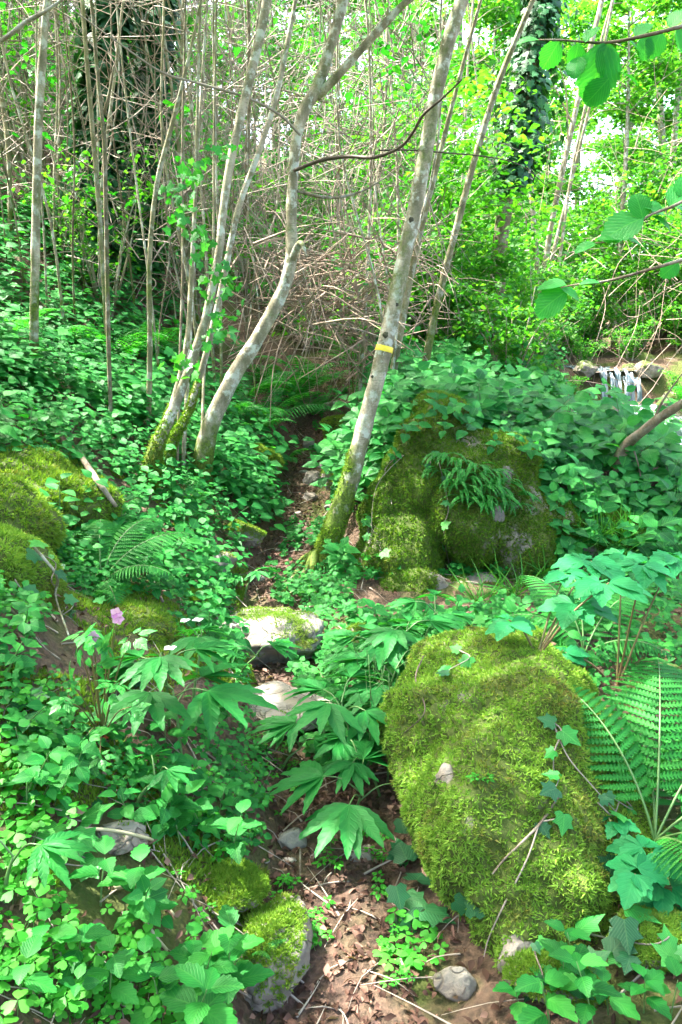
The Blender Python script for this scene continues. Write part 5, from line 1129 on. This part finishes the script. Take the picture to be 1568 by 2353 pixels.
# ------------------------------------------------------------------ toothwort: whorls of long toothed leaflets
LANL = lm('leaflet_long', T_LAN, 'toothwort_leaf')
def toothwort(label, p, h, leaves, L, seed, flowers=0, group=None):
    g = np.random.default_rng(seed); t = thing('toothwort', label, 'plant', p, 0, group); lean = g.normal(0, .06, 2); top = np.array((lean[0], lean[1], h))
    V, T, U, M = tube([(0, 0, -.03), (lean[0] * .4, lean[1] * .4, h * .5), top], [.006, .005, .003], 5, 4); obj('stem', mesh('stem', V, T, 'green_stem', smooth=True), t)
    a0 = g.uniform(0, 6)
    for k in range(leaves):
        az = a0 + k * 2 * math.pi / leaves + g.normal(0, .25); b0 = top * (1 - .12 * (k % 3)); out = np.array((math.cos(az), math.sin(az), 0)); e = b0 + out * .10 * L / .17 + np.array((0, 0, .05))
        V, T, U, M = tube([b0, (b0 + e) / 2 + (0, 0, .02), e], [.003, .0025, .002], 4, 3); lf = obj('leaf', mesh('leaf', V, T, 'green_stem', smooth=True), t)
        n = int(g.integers(6, 9))
        for j in range(n):
            da = (j - (n - 1) / 2) * (2.6 / (n - 1)) + g.normal(0, .06); d = np.array((math.cos(az + da), math.sin(az + da), -.02 - .10 * abs(da) + g.normal(0, .08)))
            place_leaf('leaflet', LANL, lf, e, unit(d), unit(np.array((0, 0, 1)) + out * .25 + g.normal(0, .1, 3)), L * (1 - .18 * abs(da)) * g.uniform(.9, 1.1))
    for k in range(flowers):
        fp = top + np.array((g.normal(0, .04), g.normal(0, .03), .05 + g.random() * .04)); V, T, U, M = tube([top, (top + fp) / 2 + (.005, 0, 0), fp], [.002, .0015, .001], 4, 2); fl = obj('flower', mesh('flower', V, T, 'green_stem'), t)
        for j in range(4):
            a = j * Z90 + g.random(); place_leaf('petal', lm('petal_white', T_RND, 'white_petal'), fl, fp, unit(np.array((math.cos(a), math.sin(a), .35))), (0, 0, 1), .022)
    return t
for k, (lab, dx, dy, h, lv_, L, fl) in enumerate([
    ('large toothwort with long leaflets and white flowers left of the stone steps', 418, 1745, .20, 3, .19, 0), ('toothwort behind with small white flowers by the stone slab', 390, 1680, .26, 2, .14, 2), ('white-flowered toothwort leaning at the slab edge', 440, 1650, .24, 1, .12, 2),
    ('toothwort in front of the pale rock on the path', 540, 1570, .13, 1, .11, 0), ('big drooping toothwort in the path by the boulder', 825, 1800, .29, 4, .162, 0), ('lowest toothwort of the clump, dipping towards the soil', 815, 1900, .13, 3, .18, 0),
    ('toothwort on the path side of the boulder clump', 765, 1790, .18, 2, .15, 0), ('toothwort pressed against the mossy boulder', 865, 1700, .28, 3, .16, 0), ('toothwort fanning over the squat mossy stone', 830, 1590, .24, 4, .15, 0), ('toothwort between squat stone and boulder crest', 935, 1610, .27, 4, .15, 0),
    ('toothwort behind the boulder at the outcrop foot', 960, 1530, .22, 3, .13, 0), ('small toothwort at the lower stone step', 640, 1770, .07, 1, .09, 0), ('tattered toothwort in the left bank sorrel', 300, 1860, .07, 1, .08, 0), ('young toothwort by the sunlit stones uphill', 560, 1370, .10, 2, .10, 0), ('toothwort growing below the sorrel patches', 5, 2080, .10, 1, .10, 0), ('toothwort in shade beneath the boulder clump', 880, 1830, .12, 2, .12, 0)]):
    toothwort(lab, G(dx, dy), h * 1.08, lv_ + 1, L * 1.2, 1100 + k, fl)
# the seed stalks that stand among them
for k, (dx, dy, h) in enumerate([(845, 1790, .48), (890, 1800, .42)]):
    p = G(dx, dy); g = np.random.default_rng(k); t = thing('seed_stalk', ('tall thin seed stalk with upright pods beside the boulder', 'shorter seed stalk touching the boulder moss')[k], 'plant', p); obj('stem', stem_mesh('seedstem%d' % k, [(0, 0, -.02), (.01, 0, h * .6), (.0, .01, h)], [.004, .003, .0015]), t)
    for j in range(9):
        z = h * (.62 + .4 * j / 9); a = g.uniform(0, 6.28); V, T, U, M = tube([(0, 0, z), (math.cos(a) * .04, math.sin(a) * .04, z + .02), (math.cos(a) * .06, math.sin(a) * .06, z + .08)], [.0008, .001, .0012], 3, 3); obj('pod', mesh('pod', V, T, 'green_stem'), t)

# ------------------------------------------------------------------ broad compound leaves of ground elder
EL = lm('leaflet_elder', T_OVS, 'elder_leaf')
def elder(label, base, tips, L, seed):
    g = np.random.default_rng(seed); t = thing('ground_elder', label, 'plant', base)
    for (tip, s) in tips:
        e = np.asarray(tip) - base; V, T, U, M = tube([(0, 0, -.02), e * .5 + np.array((0, 0, .02)), e], [.005, .004, .0025], 5, 5); lf = obj('leaf', mesh('leaf', V, T, 'red_stem', smooth=True), t)
        hd = unit(np.array((e[0], e[1], .0)) + g.normal(0, .3, 3) * (1, 1, 0)); az = math.atan2(hd[1], hd[0])
        for j, da in enumerate((0, .75, -.75, 1.7, -1.7, 2.5, -2.5)):
            d = np.array((math.cos(az + da), math.sin(az + da), -.1 + g.normal(0, .1))); off = hd * (-.03 if abs(da) > 1 else .0); place_leaf('leaflet', EL, lf, e + off, unit(d), unit(np.array((0, -.25, 1)) + g.normal(0, .12, 3)), L * s * (1.1 if j == 0 else .9) * g.uniform(.85, 1.1))
    return t
b0 = hit(1235, 1500)[0]; elder('ground elder with broad blue-green leaflets growing from the boulder crest', b0, [(P(1170, 1425, b0[1] + .02), .85), (P(1335, 1385, b0[1] + .05), 1.15), (P(1360, 1290, b0[1] + .25), 1.1), (P(1400, 1340, b0[1] - .02), 1.1), (P(1300, 1320, b0[1] + .15), .7)], .125, 1)
b1 = np.array((1.12, 2.9, float(hgt(1.12, 2.9)))); elder('ground elder rising behind the boulder towards the rock ledge', b1, [(P(1480, 1300, 2.85), 1.1), (P(1550, 1280, 2.95), 1.0), (P(1430, 1275, 3.0), 1.0), (P(1300, 1500, 2.95), .8)], .13, 2)
b2 = hit(1470, 2080)[0]; elder('ground elder with drooping leaflets low beside the boulder', b2, [(P(1500, 1960, b2[1]), 1.0), (P(1460, 2010, b2[1] - .08), .9), (P(1545, 2040, b2[1] - .05), 1.1), (P(1400, 1880, b2[1] + .15), .7), (P(1530, 2110, b2[1] - .12), .9)], .10, 3)

# ------------------------------------------------------------------ ivy: trailing sprays of lobed leaves
IV = lm('ivy_dark', T_IVY, 'ivy_leaf'); IVY = lm('ivy_young', T_IVY, 'young_ivy_leaf')
def ivy(label, pix_, size, young=.4, per=1, seed=0, stem=True, group=None, jit=.02):
    g = np.random.default_rng(seed); hs = [hit(*a) for a in pix_]; pts = [h_[0] + h_[1] * .014 for h_ in hs]; base = pts[0]; t = thing('ivy_spray', label, 'ivy', base, 0, group)
    if stem and len(pts) > 1:
        V, T, U, M = tube(pts, [.0028, .0022, .0015], 4, 4); obj('stem', mesh('stem', V - base, T, 'grey_twig', smooth=True), t)
    for (p, nn) in hs:
        for j in range(per):
            nn2 = unit(unit(nn) * .6 + np.array((0, -.25, .5)) + g.normal(0, .25, 3)); d = unit(g.normal(0, 1, 3) + np.array((0, -.4, -.3))); d = unit(d - nn2 * np.dot(d, nn2))
            place_leaf('leaf', IVY if g.random() < young else IV, t, p - base + nn * (.015 + .02 * g.random()) + g.normal(0, jit, 3) * (per > 1), d, nn2, size * g.uniform(.7, 1.25))
ivy('ivy trail running down the crest of the mossy boulder', [(1270, 1660), (1290, 1690), (1275, 1730), (1270, 1770), (1285, 1800), (1265, 1830)], .055, .6, 1, 1)
ivy('short ivy sprig with one dark leaf on the boulder top', [(1060, 1500), (1085, 1515), (1040, 1545), (1030, 1560)], .055, .6, 1, 2)
ivy('ivy patch creeping over the boulder crest', [(1010, 1440), (1045, 1420), (1080, 1440), (1120, 1420), (1160, 1450), (1190, 1440), (1100, 1460)], .055, .7, 2, 3, jit=.03)
ivy('three ivy leaves on a thread low on the boulder front', [(1240, 1885), (1280, 1880), (1295, 1890)], .05, .7, 1, 4)
ivy('single glossy ivy leaf low on the boulder face', [(1050, 2060)], .075, .1, 1, 5, stem=False)
ivy('torn ivy leaf beside the glossy one on the boulder', [(1100, 2105)], .055, .0, 1, 6, stem=False)
ivy('ivy trail dangling under the boulder overhang', [(1235, 2160), (1230, 2200), (1250, 2250), (1225, 2300)], .04, .3, 1, 7)
ivy('glossy ivy clump at the boulder foot by the path', [(905, 1930), (930, 1980), (920, 2020), (900, 2080), (930, 2110), (960, 2100), (950, 2140), (910, 2120)], .085, .4, 2, 8, jit=.03)
ivy('ivy leaves on the boulder right flank near the fern', [(1370, 1850), (1400, 1880), (1420, 1840), (1450, 1870), (1390, 1830)], .05, .8, 1, 9)
ivy('dark ivy under the mossy hump on the left', [(20, 1610), (50, 1600), (40, 1650), (80, 1640), (100, 1680), (25, 1690), (60, 1710), (10, 1720), (85, 1730)], .07, .35, 2, 10, jit=.035)
ivy('ivy climbing the side of the mossy hump', [(90, 1280), (120, 1300), (110, 1340), (150, 1370), (170, 1400), (140, 1420), (190, 1350), (60, 1360), (30, 1330), (75, 1400)], .07, .5, 2, 11, jit=.04)
ivy('ivy spreading below the stone on the left bank', [(130, 1880), (190, 1900), (230, 1880), (170, 1950), (120, 1990), (220, 2000), (90, 1930)], .075, .7, 1, 12, jit=.04)
ivy('ivy hanging below the drooping ground elder', [(1420, 2040), (1440, 2080), (1470, 2150), (1440, 2170), (1500, 2180), (1530, 2160), (1410, 2180), (1375, 2190)], .07, .4, 2, 13, jit=.04)
ivy('ivy leaves trailing on the tall outcrop', [(985, 1080), (1000, 1040), (1030, 1160), (1025, 1210), (1030, 1260), (1040, 1300), (1025, 1100)], .06, .5, 1, 14)
ivy('ivy sprig on the flank of the pale path rock', [(650, 1485), (665, 1500), (640, 1475)], .055, .5, 1, 15)
ivy('ivy trailing over the moss by the pink flowers', [(300, 1560), (310, 1580), (330, 1570), (280, 1650), (260, 1540)], .06, .2, 1, 16)
ivy('ivy on the rock at the left of the outcrop', [(900, 1160), (890, 1080), (930, 1050), (870, 1120), (860, 1230), (880, 1270), (850, 1190)], .065, .6, 2, 17, jit=.05)

# young ivy climbing the coppiced stems
parts = []; g = np.random.default_rng(9)
ivp = np.array([P(440 + 70 * vnoise(np.array([[y_ * .012, 3., 1.]]), 2)[0] + g.normal(0, 22) + (900 - y_) * .09, y_, gh[1] - .05 + g.normal(0, .12)) for y_ in g.uniform(330, 880, 170)])
lv = scatter(T_IVY, ivp, frames(unit(g.normal(0, 1, (170, 3)) + (0, 0, -.6)), unit(g.normal(0, .5, (170, 3)) + (0, -.6, .5))), .055 * g.uniform(.6, 1.3, 170))
o = obj('ivy', mesh('ivy', lv[0] - gh, lv[1], 'young_ivy_leaf', lv[2]), hz); o['kind'] = 'stuff'

# ------------------------------------------------------------------ wood sorrel and small cut-leaved seedlings
CLO = lm('clover_leaf', T_CLO, 'sorrel_leaf'); CUT = lm('cut_leaf', T_CUT, 'sorrel_leaf'); CUTR = lm('robert_leaf', T_CUT, 'young_ivy_leaf')
def clump(name, label, cat, group, p, n, spread, hmax, me, size, seed, nn=None):
    g = np.random.default_rng(seed); t = thing(name, label, cat, p, 0, group)
    for k in range(n):
        a = g.uniform(0, 6.28); r0 = spread * math.sqrt(g.random()); x, y = math.cos(a) * r0, math.sin(a) * r0; gz = float(hgt(p[0] + x, p[1] + y)) - p[2]; gz = max(min(gz, .08), -.08) if nn is None else 0
        e = np.array((x, y, gz + hmax * g.uniform(.5, 1))); V, T, U, M = tube([(x * .6, y * .6, gz - .01), (x * .85, y * .85, gz + hmax * .4), e], [.0012, .0011, .0009], 3, 2)
        lf = obj('leaf', mesh('leaf', V, T, 'green_stem'), t); place_leaf('blade', me, lf, e, unit(np.array((g.normal(), g.normal(), -.05))), unit(np.array((0, -.15, 1)) + g.normal(0, .22, 3)), size * g.uniform(.7, 1.2))
k = 0
SLAB = {'l': ('bright wood sorrel patch on the near left bank below the ivy', 'sorrel on the left bank'), 'b': ('wood sorrel at the foot of the mossy boulder', 'sorrel by the boulder'), 'p': ('wood sorrel beside the banded trunk and path', 'sorrel by the banded trunk'), 'm': ('wood sorrel among herbs in the middle of the left bank', 'sorrel in the left bank herbs')}
for (dx, dy, n, w, sz) in [(40, 1760, 16, 'l', .036), (100, 1750, 12, 'l', .034), (20, 1830, 12, 'l', .036), (150, 1810, 9, 'l', .034), (75, 1810, 10, 'l', .036), (40, 1960, 14, 'l', .034), (20, 2050, 14, 'l', .036), (80, 2020, 10, 'l', .034), (110, 1900, 8, 'l', .032), (40, 2220, 12, 'l', .034), (110, 2240, 8, 'l', .032), (30, 2300, 12, 'l', .036), (150, 2330, 8, 'l', .034), (220, 2310, 8, 'l', .034), (90, 2330, 9, 'l', .034), (280, 2260, 6, 'l', .03), (20, 2130, 10, 'l', .036), (60, 1880, 10, 'l', .034), (450, 1900, 8, 'm', .032), (500, 1980, 8, 'm', .032), (320, 1790, 10, 'm', .032), (380, 1800, 10, 'm', .032), (440, 1820, 8, 'm', .03), (940, 2170, 10, 'b', .04), (970, 2200, 8, 'b', .04), (930, 2230, 6, 'b', .036), (715, 1375, 14, 'p', .034), (690, 1350, 10, 'p', .03), (760, 1390, 10, 'p', .034), (800, 1330, 12, 'p', .034), (840, 1320, 10, 'p', .034), (790, 1290, 8, 'p', .034), (860, 1290, 8, 'p', .034), (740, 1420, 8, 'p', .03), (850, 1150, 10, 'p', .036), (860, 1200, 10, 'p', .036)]:
    k += 1; clump('wood_sorrel', SLAB[w][0], 'plant', SLAB[w][1], hit(dx, dy)[0], n, .075, .05, CLO, sz, 1200 + k, nn=0)
for (dx, dy, n) in [(640, 2050, 5), (650, 2090, 4), (700, 2140, 5), (720, 2110, 4), (700, 2170, 4), (600, 1720, 5), (640, 1740, 4), (690, 1830, 5), (560, 1780, 5), (520, 1760, 5), (610, 1790, 5), (580, 1830, 5), (760, 2030, 3), (880, 1990, 5), (900, 2050, 5), (900, 2180, 4), (930, 2290, 5), (680, 1700, 4), (870, 1930, 4), (540, 1880, 4), (590, 1930, 4), (620, 1860, 5), (440, 2160, 5), (450, 2080, 4), (560, 1960, 4), (745, 2180, 3), (650, 1780, 4), (770, 1980, 3), (130, 2280, 6), (230, 2240, 6), (60, 2190, 6), (300, 2320, 6), (320, 2230, 5), (200, 2340, 6), (20, 2270, 6), (160, 2200, 5)]:
    k += 1; clump('cut_leaved_seedling', 'small cut-leaved seedling growing along the bare path', 'seedling', 'cut-leaved seedlings along the path', G(dx, dy), n, .05, .045, CUT, .040, 1300 + k)
k += 1; clump('cut_leaved_seedling', 'lone cut-leaved seedling rooted in the boulder moss', 'seedling', None, hit(1095, 1800)[0], 5, .035, .02, CUT, .036, 1300 + k, nn=0)

# herb robert with its pink flowers
pr = hit(235, 1690)[0]; t = thing('herb_robert', 'ferny-leaved herb with pink flowers on the dark moss mound', 'plant', pr); g = np.random.default_rng(4)
for (dx, dy, s) in [(215, 1530, .10), (250, 1480, .085), (180, 1480, .09), (160, 1570, .08), (275, 1570, .085), (300, 1460, .09), (200, 1450, .085), (300, 1625, .07), (200, 1690, .065), (230, 1735, .06), (265, 1440, .07), (150, 1610, .06), (240, 1600, .07)]:
    e = P(dx, dy, pr[1] - .32 + g.normal(0, .04)) - pr; V, T, U, M = tube([(0, 0, -.01), e * .55 + np.array((0, 0, .02)), e], [.003, .002, .0012], 4, 4); lf = obj('leaf', mesh('leaf', V, T, 'red_stem', smooth=True), t)
    place_leaf('blade', CUTR, lf, e, unit(np.array((e[0] * 2, -.5, .2)) + g.normal(0, .3, 3)), unit(np.array((0, -.7, .7)) + g.normal(0, .15, 3)), s * 1.05)
for (dx, dy) in [(214, 1463), (268, 1410), (271, 1422)]:
    e = P(dx, dy, pr[1] - .38) - pr; V, T, U, M = tube([(0, 0, 0), e * .6 + np.array((0, 0, .02)), e], [.002, .0015, .001], 4, 4); fl = obj('flower', mesh('flower', V, T, 'red_stem', smooth=True), t)
    for j in range(5):
        a = j * 2 * math.pi / 5; place_leaf('petal', lm('petal_pink', T_RND, 'pink_petal'), fl, e, unit(np.array((math.cos(a), -.25, math.sin(a)))), (0, -1, .3), .016)
for (dx, dy) in [(225, 1665), (232, 1705)]:
    p, nn = hit(dx, dy); place_leaf('red_leaf', lm('redleaf', T_CUT, 'red_leaf'), t, p - pr + nn * .02, unit(np.array((.3, -.4, -.8))), (0, -1, .4), .035)

# larger nettle and bramble-like plants of the near left corner
BK = [herb_kind(960 + k, h, pr_, sz, 'leaf_bramble', T_OVS, 'herb_leaf') for k, (h, pr_, sz) in enumerate(((.20, 3, .10), (.15, 2, .095), (.26, 4, .105)))]
BLAB = ['serrated-leaved plant spreading over bare soil and pale roots', 'tall serrated-leaved plant beside the rough path-edge slab', 'pale serrated-leaved plant between sorrel and path']
for i, (dx, dy, k, s, L_) in enumerate([(230, 2090, 1, .95, 0), (300, 2130, 0, .9, 0), (180, 2230, 1, .8, 0), (345, 2170, 1, .9, 0), (455, 2330, 0, 1.0, 1), (510, 2380, 2, 1.0, 1), (380, 2380, 1, 1.0, 1), (540, 2300, 1, .8, 1), (470, 2250, 0, .8, 1), (440, 2420, 2, 1.0, 1), (420, 1960, 2, .9, 2), (480, 1950, 2, .9, 2), (530, 1990, 0, .9, 2), (390, 1900, 0, .8, 2), (500, 1900, 0, .8, 2), (380, 1730, 0, .8, 2), (120, 1830, 1, .9, 2), (180, 1800, 1, 1.0, 2), (60, 1870, 1, .9, 2), (40, 2330, 1, .8, 0), (250, 2340, 0, .8, 0), (130, 2190, 1, .7, 0), (320, 2290, 1, .7, 0)]):
    put_herb('serrate_herb', BLAB[L_], 'plant', ('corner soil plants', 'slab-side plants', 'sorrel-side plants')[L_], BK[k], hit(dx, dy)[0], sr.uniform(0, 6), s * .8)
for i, (dx, dy, s) in enumerate([(1290, 2330, .8), (1400, 2340, .8), (1330, 2300, .7), (1270, 2400, .9), (1200, 2350, .7), (1370, 2390, .8), (1480, 2330, .7), (1540, 2350, .8)]):
    put_herb('serrate_herb', 'blue-green serrated plant under the boulder overhang', 'plant', 'plants under the boulder', BK[i % 3], hit(dx, dy)[0], sr.uniform(0, 6), s * .8)

# grass on the ledge and bank
def grass(p, n, L, seed, label, group):
    g = np.random.default_rng(seed); a = g.uniform(0, 6.28, n); d = unit(np.column_stack([np.cos(a) * .5, np.sin(a) * .5 - .2, g.uniform(.3, 1, n)])); q_ = np.column_stack([g.normal(0, .02, n), g.normal(0, .02, n), np.zeros(n)])
    lv = scatter(T_BLADE, q_, frames(d, unit(g.normal(0, 1, (n, 3)) + (0, 0, 1))), L * g.uniform(.6, 1.2, n)); tag(obj('grass_tuft', mesh('grass_tuft', lv[0], lv[1], 'grass_blade', lv[2]), None, p), label, 'grass', group, 'stuff')
for i, (dx, dy) in enumerate([(1380, 1240), (1410, 1260), (1350, 1300), (1420, 1290), (1180, 1370), (1100, 1390), (1250, 1330), (1320, 1260), (1440, 1240)]): grass(hit(dx, dy)[0], 40, .22, i, 'tuft of fine grass drooping over the rock ledge', 'grass on the ledge')

# ------------------------------------------------------------------ branches, roots and twigs one can pick out
def branch(name, label, pts, rad, mat, cat='branch', group=None, twigs=(), sides=7, moss=None):
    base = np.asarray(pts[0], float); t = thing(name, label, cat, base, 0, group); V, T, U, M = tube(pts, rad, sides, 7, .12, 3); obj('wood', mesh('wood', V - base, T, mat, moss=M + .15, smooth=True), t)
    for (a, b_) in twigs:
        V, T, U, M = tube(a, b_, 5, 5, .1, 4); obj('twig', mesh('twig', V - base, T, mat, moss=M, smooth=True), t)
    return t
lp0 = G(1395, 1105); d0 = lp0[1]
branch('leaning_limb', 'bare brown limb leaning out over the bank towards the stream', [lp0 - (0, 0, .1), P(1430, 1040, d0 - .1), P(1480, 990, d0 - .3), P(1568, 928, d0 - .5), P(1720, 850, d0 - .9)], [diam(10, lp0), diam(13, lp0), diam(11, lp0), diam(9, lp0), diam(7, lp0)], 'dead_wood',
       twigs=[([P(1500, 975, d0 - .35), P(1525, 920, d0 - .4), P(1568, 860, d0 - .5)], [.010, .008, .004]), ([P(1450, 1015, d0 - .2), P(1470, 1080, d0 - .2), P(1490, 1200, d0 - .3)], [.006, .005, .003])])
def lay(name, label, pp, w, mat, lift=.015, **kw):
    hs = [hit(*a) for a in pp]; pts = [h_[0] + h_[1] * lift for h_ in hs]; r0 = diam(w, pts[0]) / 2; return branch(name, label, pts, [r0, r0 * .9, r0 * .6], mat, **kw)
lay('fallen_branch', 'grey fallen branch lying down the left bank by the hazel stool', [(180, 1050), (215, 1110), (255, 1165)], 14, 'dead_wood', .03)
lay('fallen_branch', 'long dead stick lying down through the fern on the left bank', [(285, 1190), (320, 1290), (350, 1350), (375, 1400)], 9, 'dead_wood', .035)
lay('fallen_stick', 'forked pale stick leaning beside the mossy hump', [(60, 1270), (105, 1330), (130, 1400), (160, 1490)], 7, 'grey_bark', .045)
lay('fallen_stick', 'thin stick lying across the moss of the hump', [(20, 1410), (60, 1450), (100, 1500), (140, 1530)], 6, 'dead_wood', .02)
lay('fallen_stick', 'dark crooked stick below the moss mound', [(115, 1640), (135, 1690), (165, 1750), (180, 1790)], 7, 'dead_wood', .025)
lay('fallen_stick', 'thin straight twig lying down the boulder front', [(1235, 1895), (1200, 1980), (1160, 2080), (1130, 2150), (1110, 2220)], 4, 'grey_twig', .016)
lay('fallen_stick', 'crooked mossy twig on the boulder front', [(1290, 1830), (1240, 1890), (1200, 1930), (1160, 1970), (1130, 2010)], 6, 'dead_wood', .016)
lay('fallen_stick', 'thin twig on the left shoulder of the boulder', [(980, 1510), (960, 1570), (985, 1640), (930, 1690)], 3.5, 'dark_twig', .016)
lay('fallen_stick', 'fine bare runner down the right face of the boulder', [(1265, 1660), (1300, 1740), (1350, 1800), (1400, 1860)], 3.5, 'grey_twig', .016)
lay('fallen_stick', 'curved stick resting on the flat path slab', [(580, 1640), (610, 1655), (650, 1660), (680, 1680)], 5, 'dead_wood', .02)
lay('surface_root', 'thick pale root arching over the soil below the tan stone', [(260, 2060), (310, 2050), (360, 2070), (400, 2120)], 13, 'pale_root', .02, cat='root')
lay('surface_root', 'pale root dipping below the serrated plants', [(330, 2120), (350, 2160), (385, 2200)], 13, 'pale_root', .018, cat='root')
lay('surface_root', 'short pale root emerging under the sorrel', [(20, 2240), (60, 2270), (90, 2330)], 12, 'pale_root', .018, cat='root')
lay('surface_root', 'thin root above the tan stone on the left bank', [(180, 1930), (260, 1925), (320, 1935), (345, 1955)], 9, 'pale_root', .03, cat='root')
lay('fallen_branch', 'bleached bent branch above the gully beside the banded trunk', [(745, 945), (785, 940), (820, 960), (850, 985)], 12, 'pale_bark', .06)
lay('fallen_stick', 'dry stick on the soil of the path beyond the boulder', [(690, 1960), (690, 2010), (690, 2030)], 5, 'dead_wood', .015)
# thin living branches crossing the upper picture
def hang(label, pp, Y, w, mat, twigs=()): 
    pts = pix(pp, Y[0], Y[1]); r0 = diam(w, pts[0]) / 2; return branch('hanging_branch', label, pts, [r0, r0 * .9, r0 * .7, r0 * .4], mat, twigs=[(pix(a, Y[0] + .1), [r0 * .5, r0 * .4, r0 * .2]) for a in twigs])
g5 = g0[1] + .1
hang('dark crooked branch growing from the forked tree across the banded trunk', [(676, 392), (740, 368), (800, 360), (860, 362), (920, 338), (952, 300), (975, 262), (1015, 228), (1062, 183)], (g5, 4.4), 9, 'dark_twig', [[(870, 346), (940, 345), (1010, 350), (1130, 362), (1200, 382), (1260, 430)]])
hang('long thin branch arching down from the ivy trunks to the forked tree', [(690, 310), (640, 262), (560, 222), (450, 190), (370, 165), (260, 90), (150, 10)], (g5, 4.4), 6, 'grey_twig')
hang('pale limb crossing above the left slope', [(-80, 130), (0, 95), (60, 50), (110, 22), (180, -30)], (3.4, 3.2), 12, 'pale_bark')
hang('bare branch of the forked tree reaching right through the brushwood', [(684, 440), (760, 455), (830, 440), (900, 400)], (g5, 5.9), 8, 'brown_bark')

# the hazel on the right whose big leaves reach into view
hb = np.array((2.5, 1.5, float(hgt(2.5, 1.5)))); t = thing('overhanging_hazel', 'hazel reaching big toothed leaves in over the stream side of the path', 'shrub', hb)
HZL = lm('hazel_big', T_HAZ, 'hazel_leaf'); st = [hb - (0, 0, .1), hb + (-.05, 0, .9), hb + (-.15, .05, 1.8), hb + (-.2, .05, 2.8)]; V, T, U, M = tube(st, [.035, .03, .025, .015], 8, 6, .1, 2); obj('stem', mesh('stem', V - hb, T, 'grey_bark', moss=M, smooth=True), t)
def hbranch(pp, Y, root, lvs, seed):
    g = np.random.default_rng(seed); inn = pix(pp, Y, Y + .12); mid_ = inn[0] + (inn[0] - inn[1]) * 1.2; pts = [root, mid_ * .45 + root * .55 + (0, 0, .03), mid_] + inn; V, T, U, M = tube(pts, [.012, .009, .006, .0045, .0035, .0025, .0018, .0012], 6, 6, .1, seed); br = obj('branch', mesh('branch', V - hb, T, 'brown_bark', moss=M, smooth=True), t)
    for (dx, dy, ang, s, tilt) in lvs:
        p = P(dx, dy, Y + .06); a = R(ang); d = np.array((math.cos(a), g.normal(0, .2), math.sin(a))); nn = unit(np.array((g.normal(0, .25), -math.cos(R(tilt)), math.sin(R(tilt)))))
        place_leaf('leaf', HZL, br, p - hb, unit(d), nn, diam(s * .8, p))
hbranch([(1660, 35), (1500, 78), (1390, 98), (1290, 92), (1215, 92)], 1.55, hb + (-.18, .05, 2.5), [(1400, 95, -105, 150, 20), (1380, 100, -60, 95, 55), (1330, 98, -95, 62, 30), (1240, 92, 176, 62, 60), (1285, 95, -120, 75, 10), (1440, 90, -30, 60, 60), (1480, 82, -80, 62, 25), (1520, 72, -110, 70, 30), (1345, 98, 60, 60, 70), (1560, 60, -60, 80, 40), (1420, 165, -15, 70, 70), (1400, 180, -130, 85, 8), (1330, 130, -110, 66, 35), (1540, 66, 60, 70, 60), (1460, 85, 50, 62, 60)], 1)
hbranch([(1680, 400), (1560, 468), (1485, 500), (1440, 548), (1360, 560)], 1.6, hb + (-.15, .05, 2.0), [(1478, 505, 105, 78, 30), (1480, 500, 200, 120, 30), (1500, 492, 8, 75, 70), (1500, 497, -25, 75, 60), (1540, 478, 55, 85, 40), (1550, 474, -20, 90, 60), (1432, 552, 165, 70, 65), (1440, 550, -12, 70, 65), (1370, 560, 190, 60, 60), (1570, 462, 80, 80, 40), (1525, 485, 150, 60, 50)], 2)
hbranch([(1700, 560), (1560, 600), (1400, 645), (1320, 655), (1290, 662)], 1.55, hb + (-.12, .05, 1.75), [(1302, 655, 172, 82, 75), (1305, 668, 213, 105, 35), (1290, 664, -18, 62, 60), (1330, 655, 20, 55, 70), (1560, 602, -140, 60, 60)], 3)
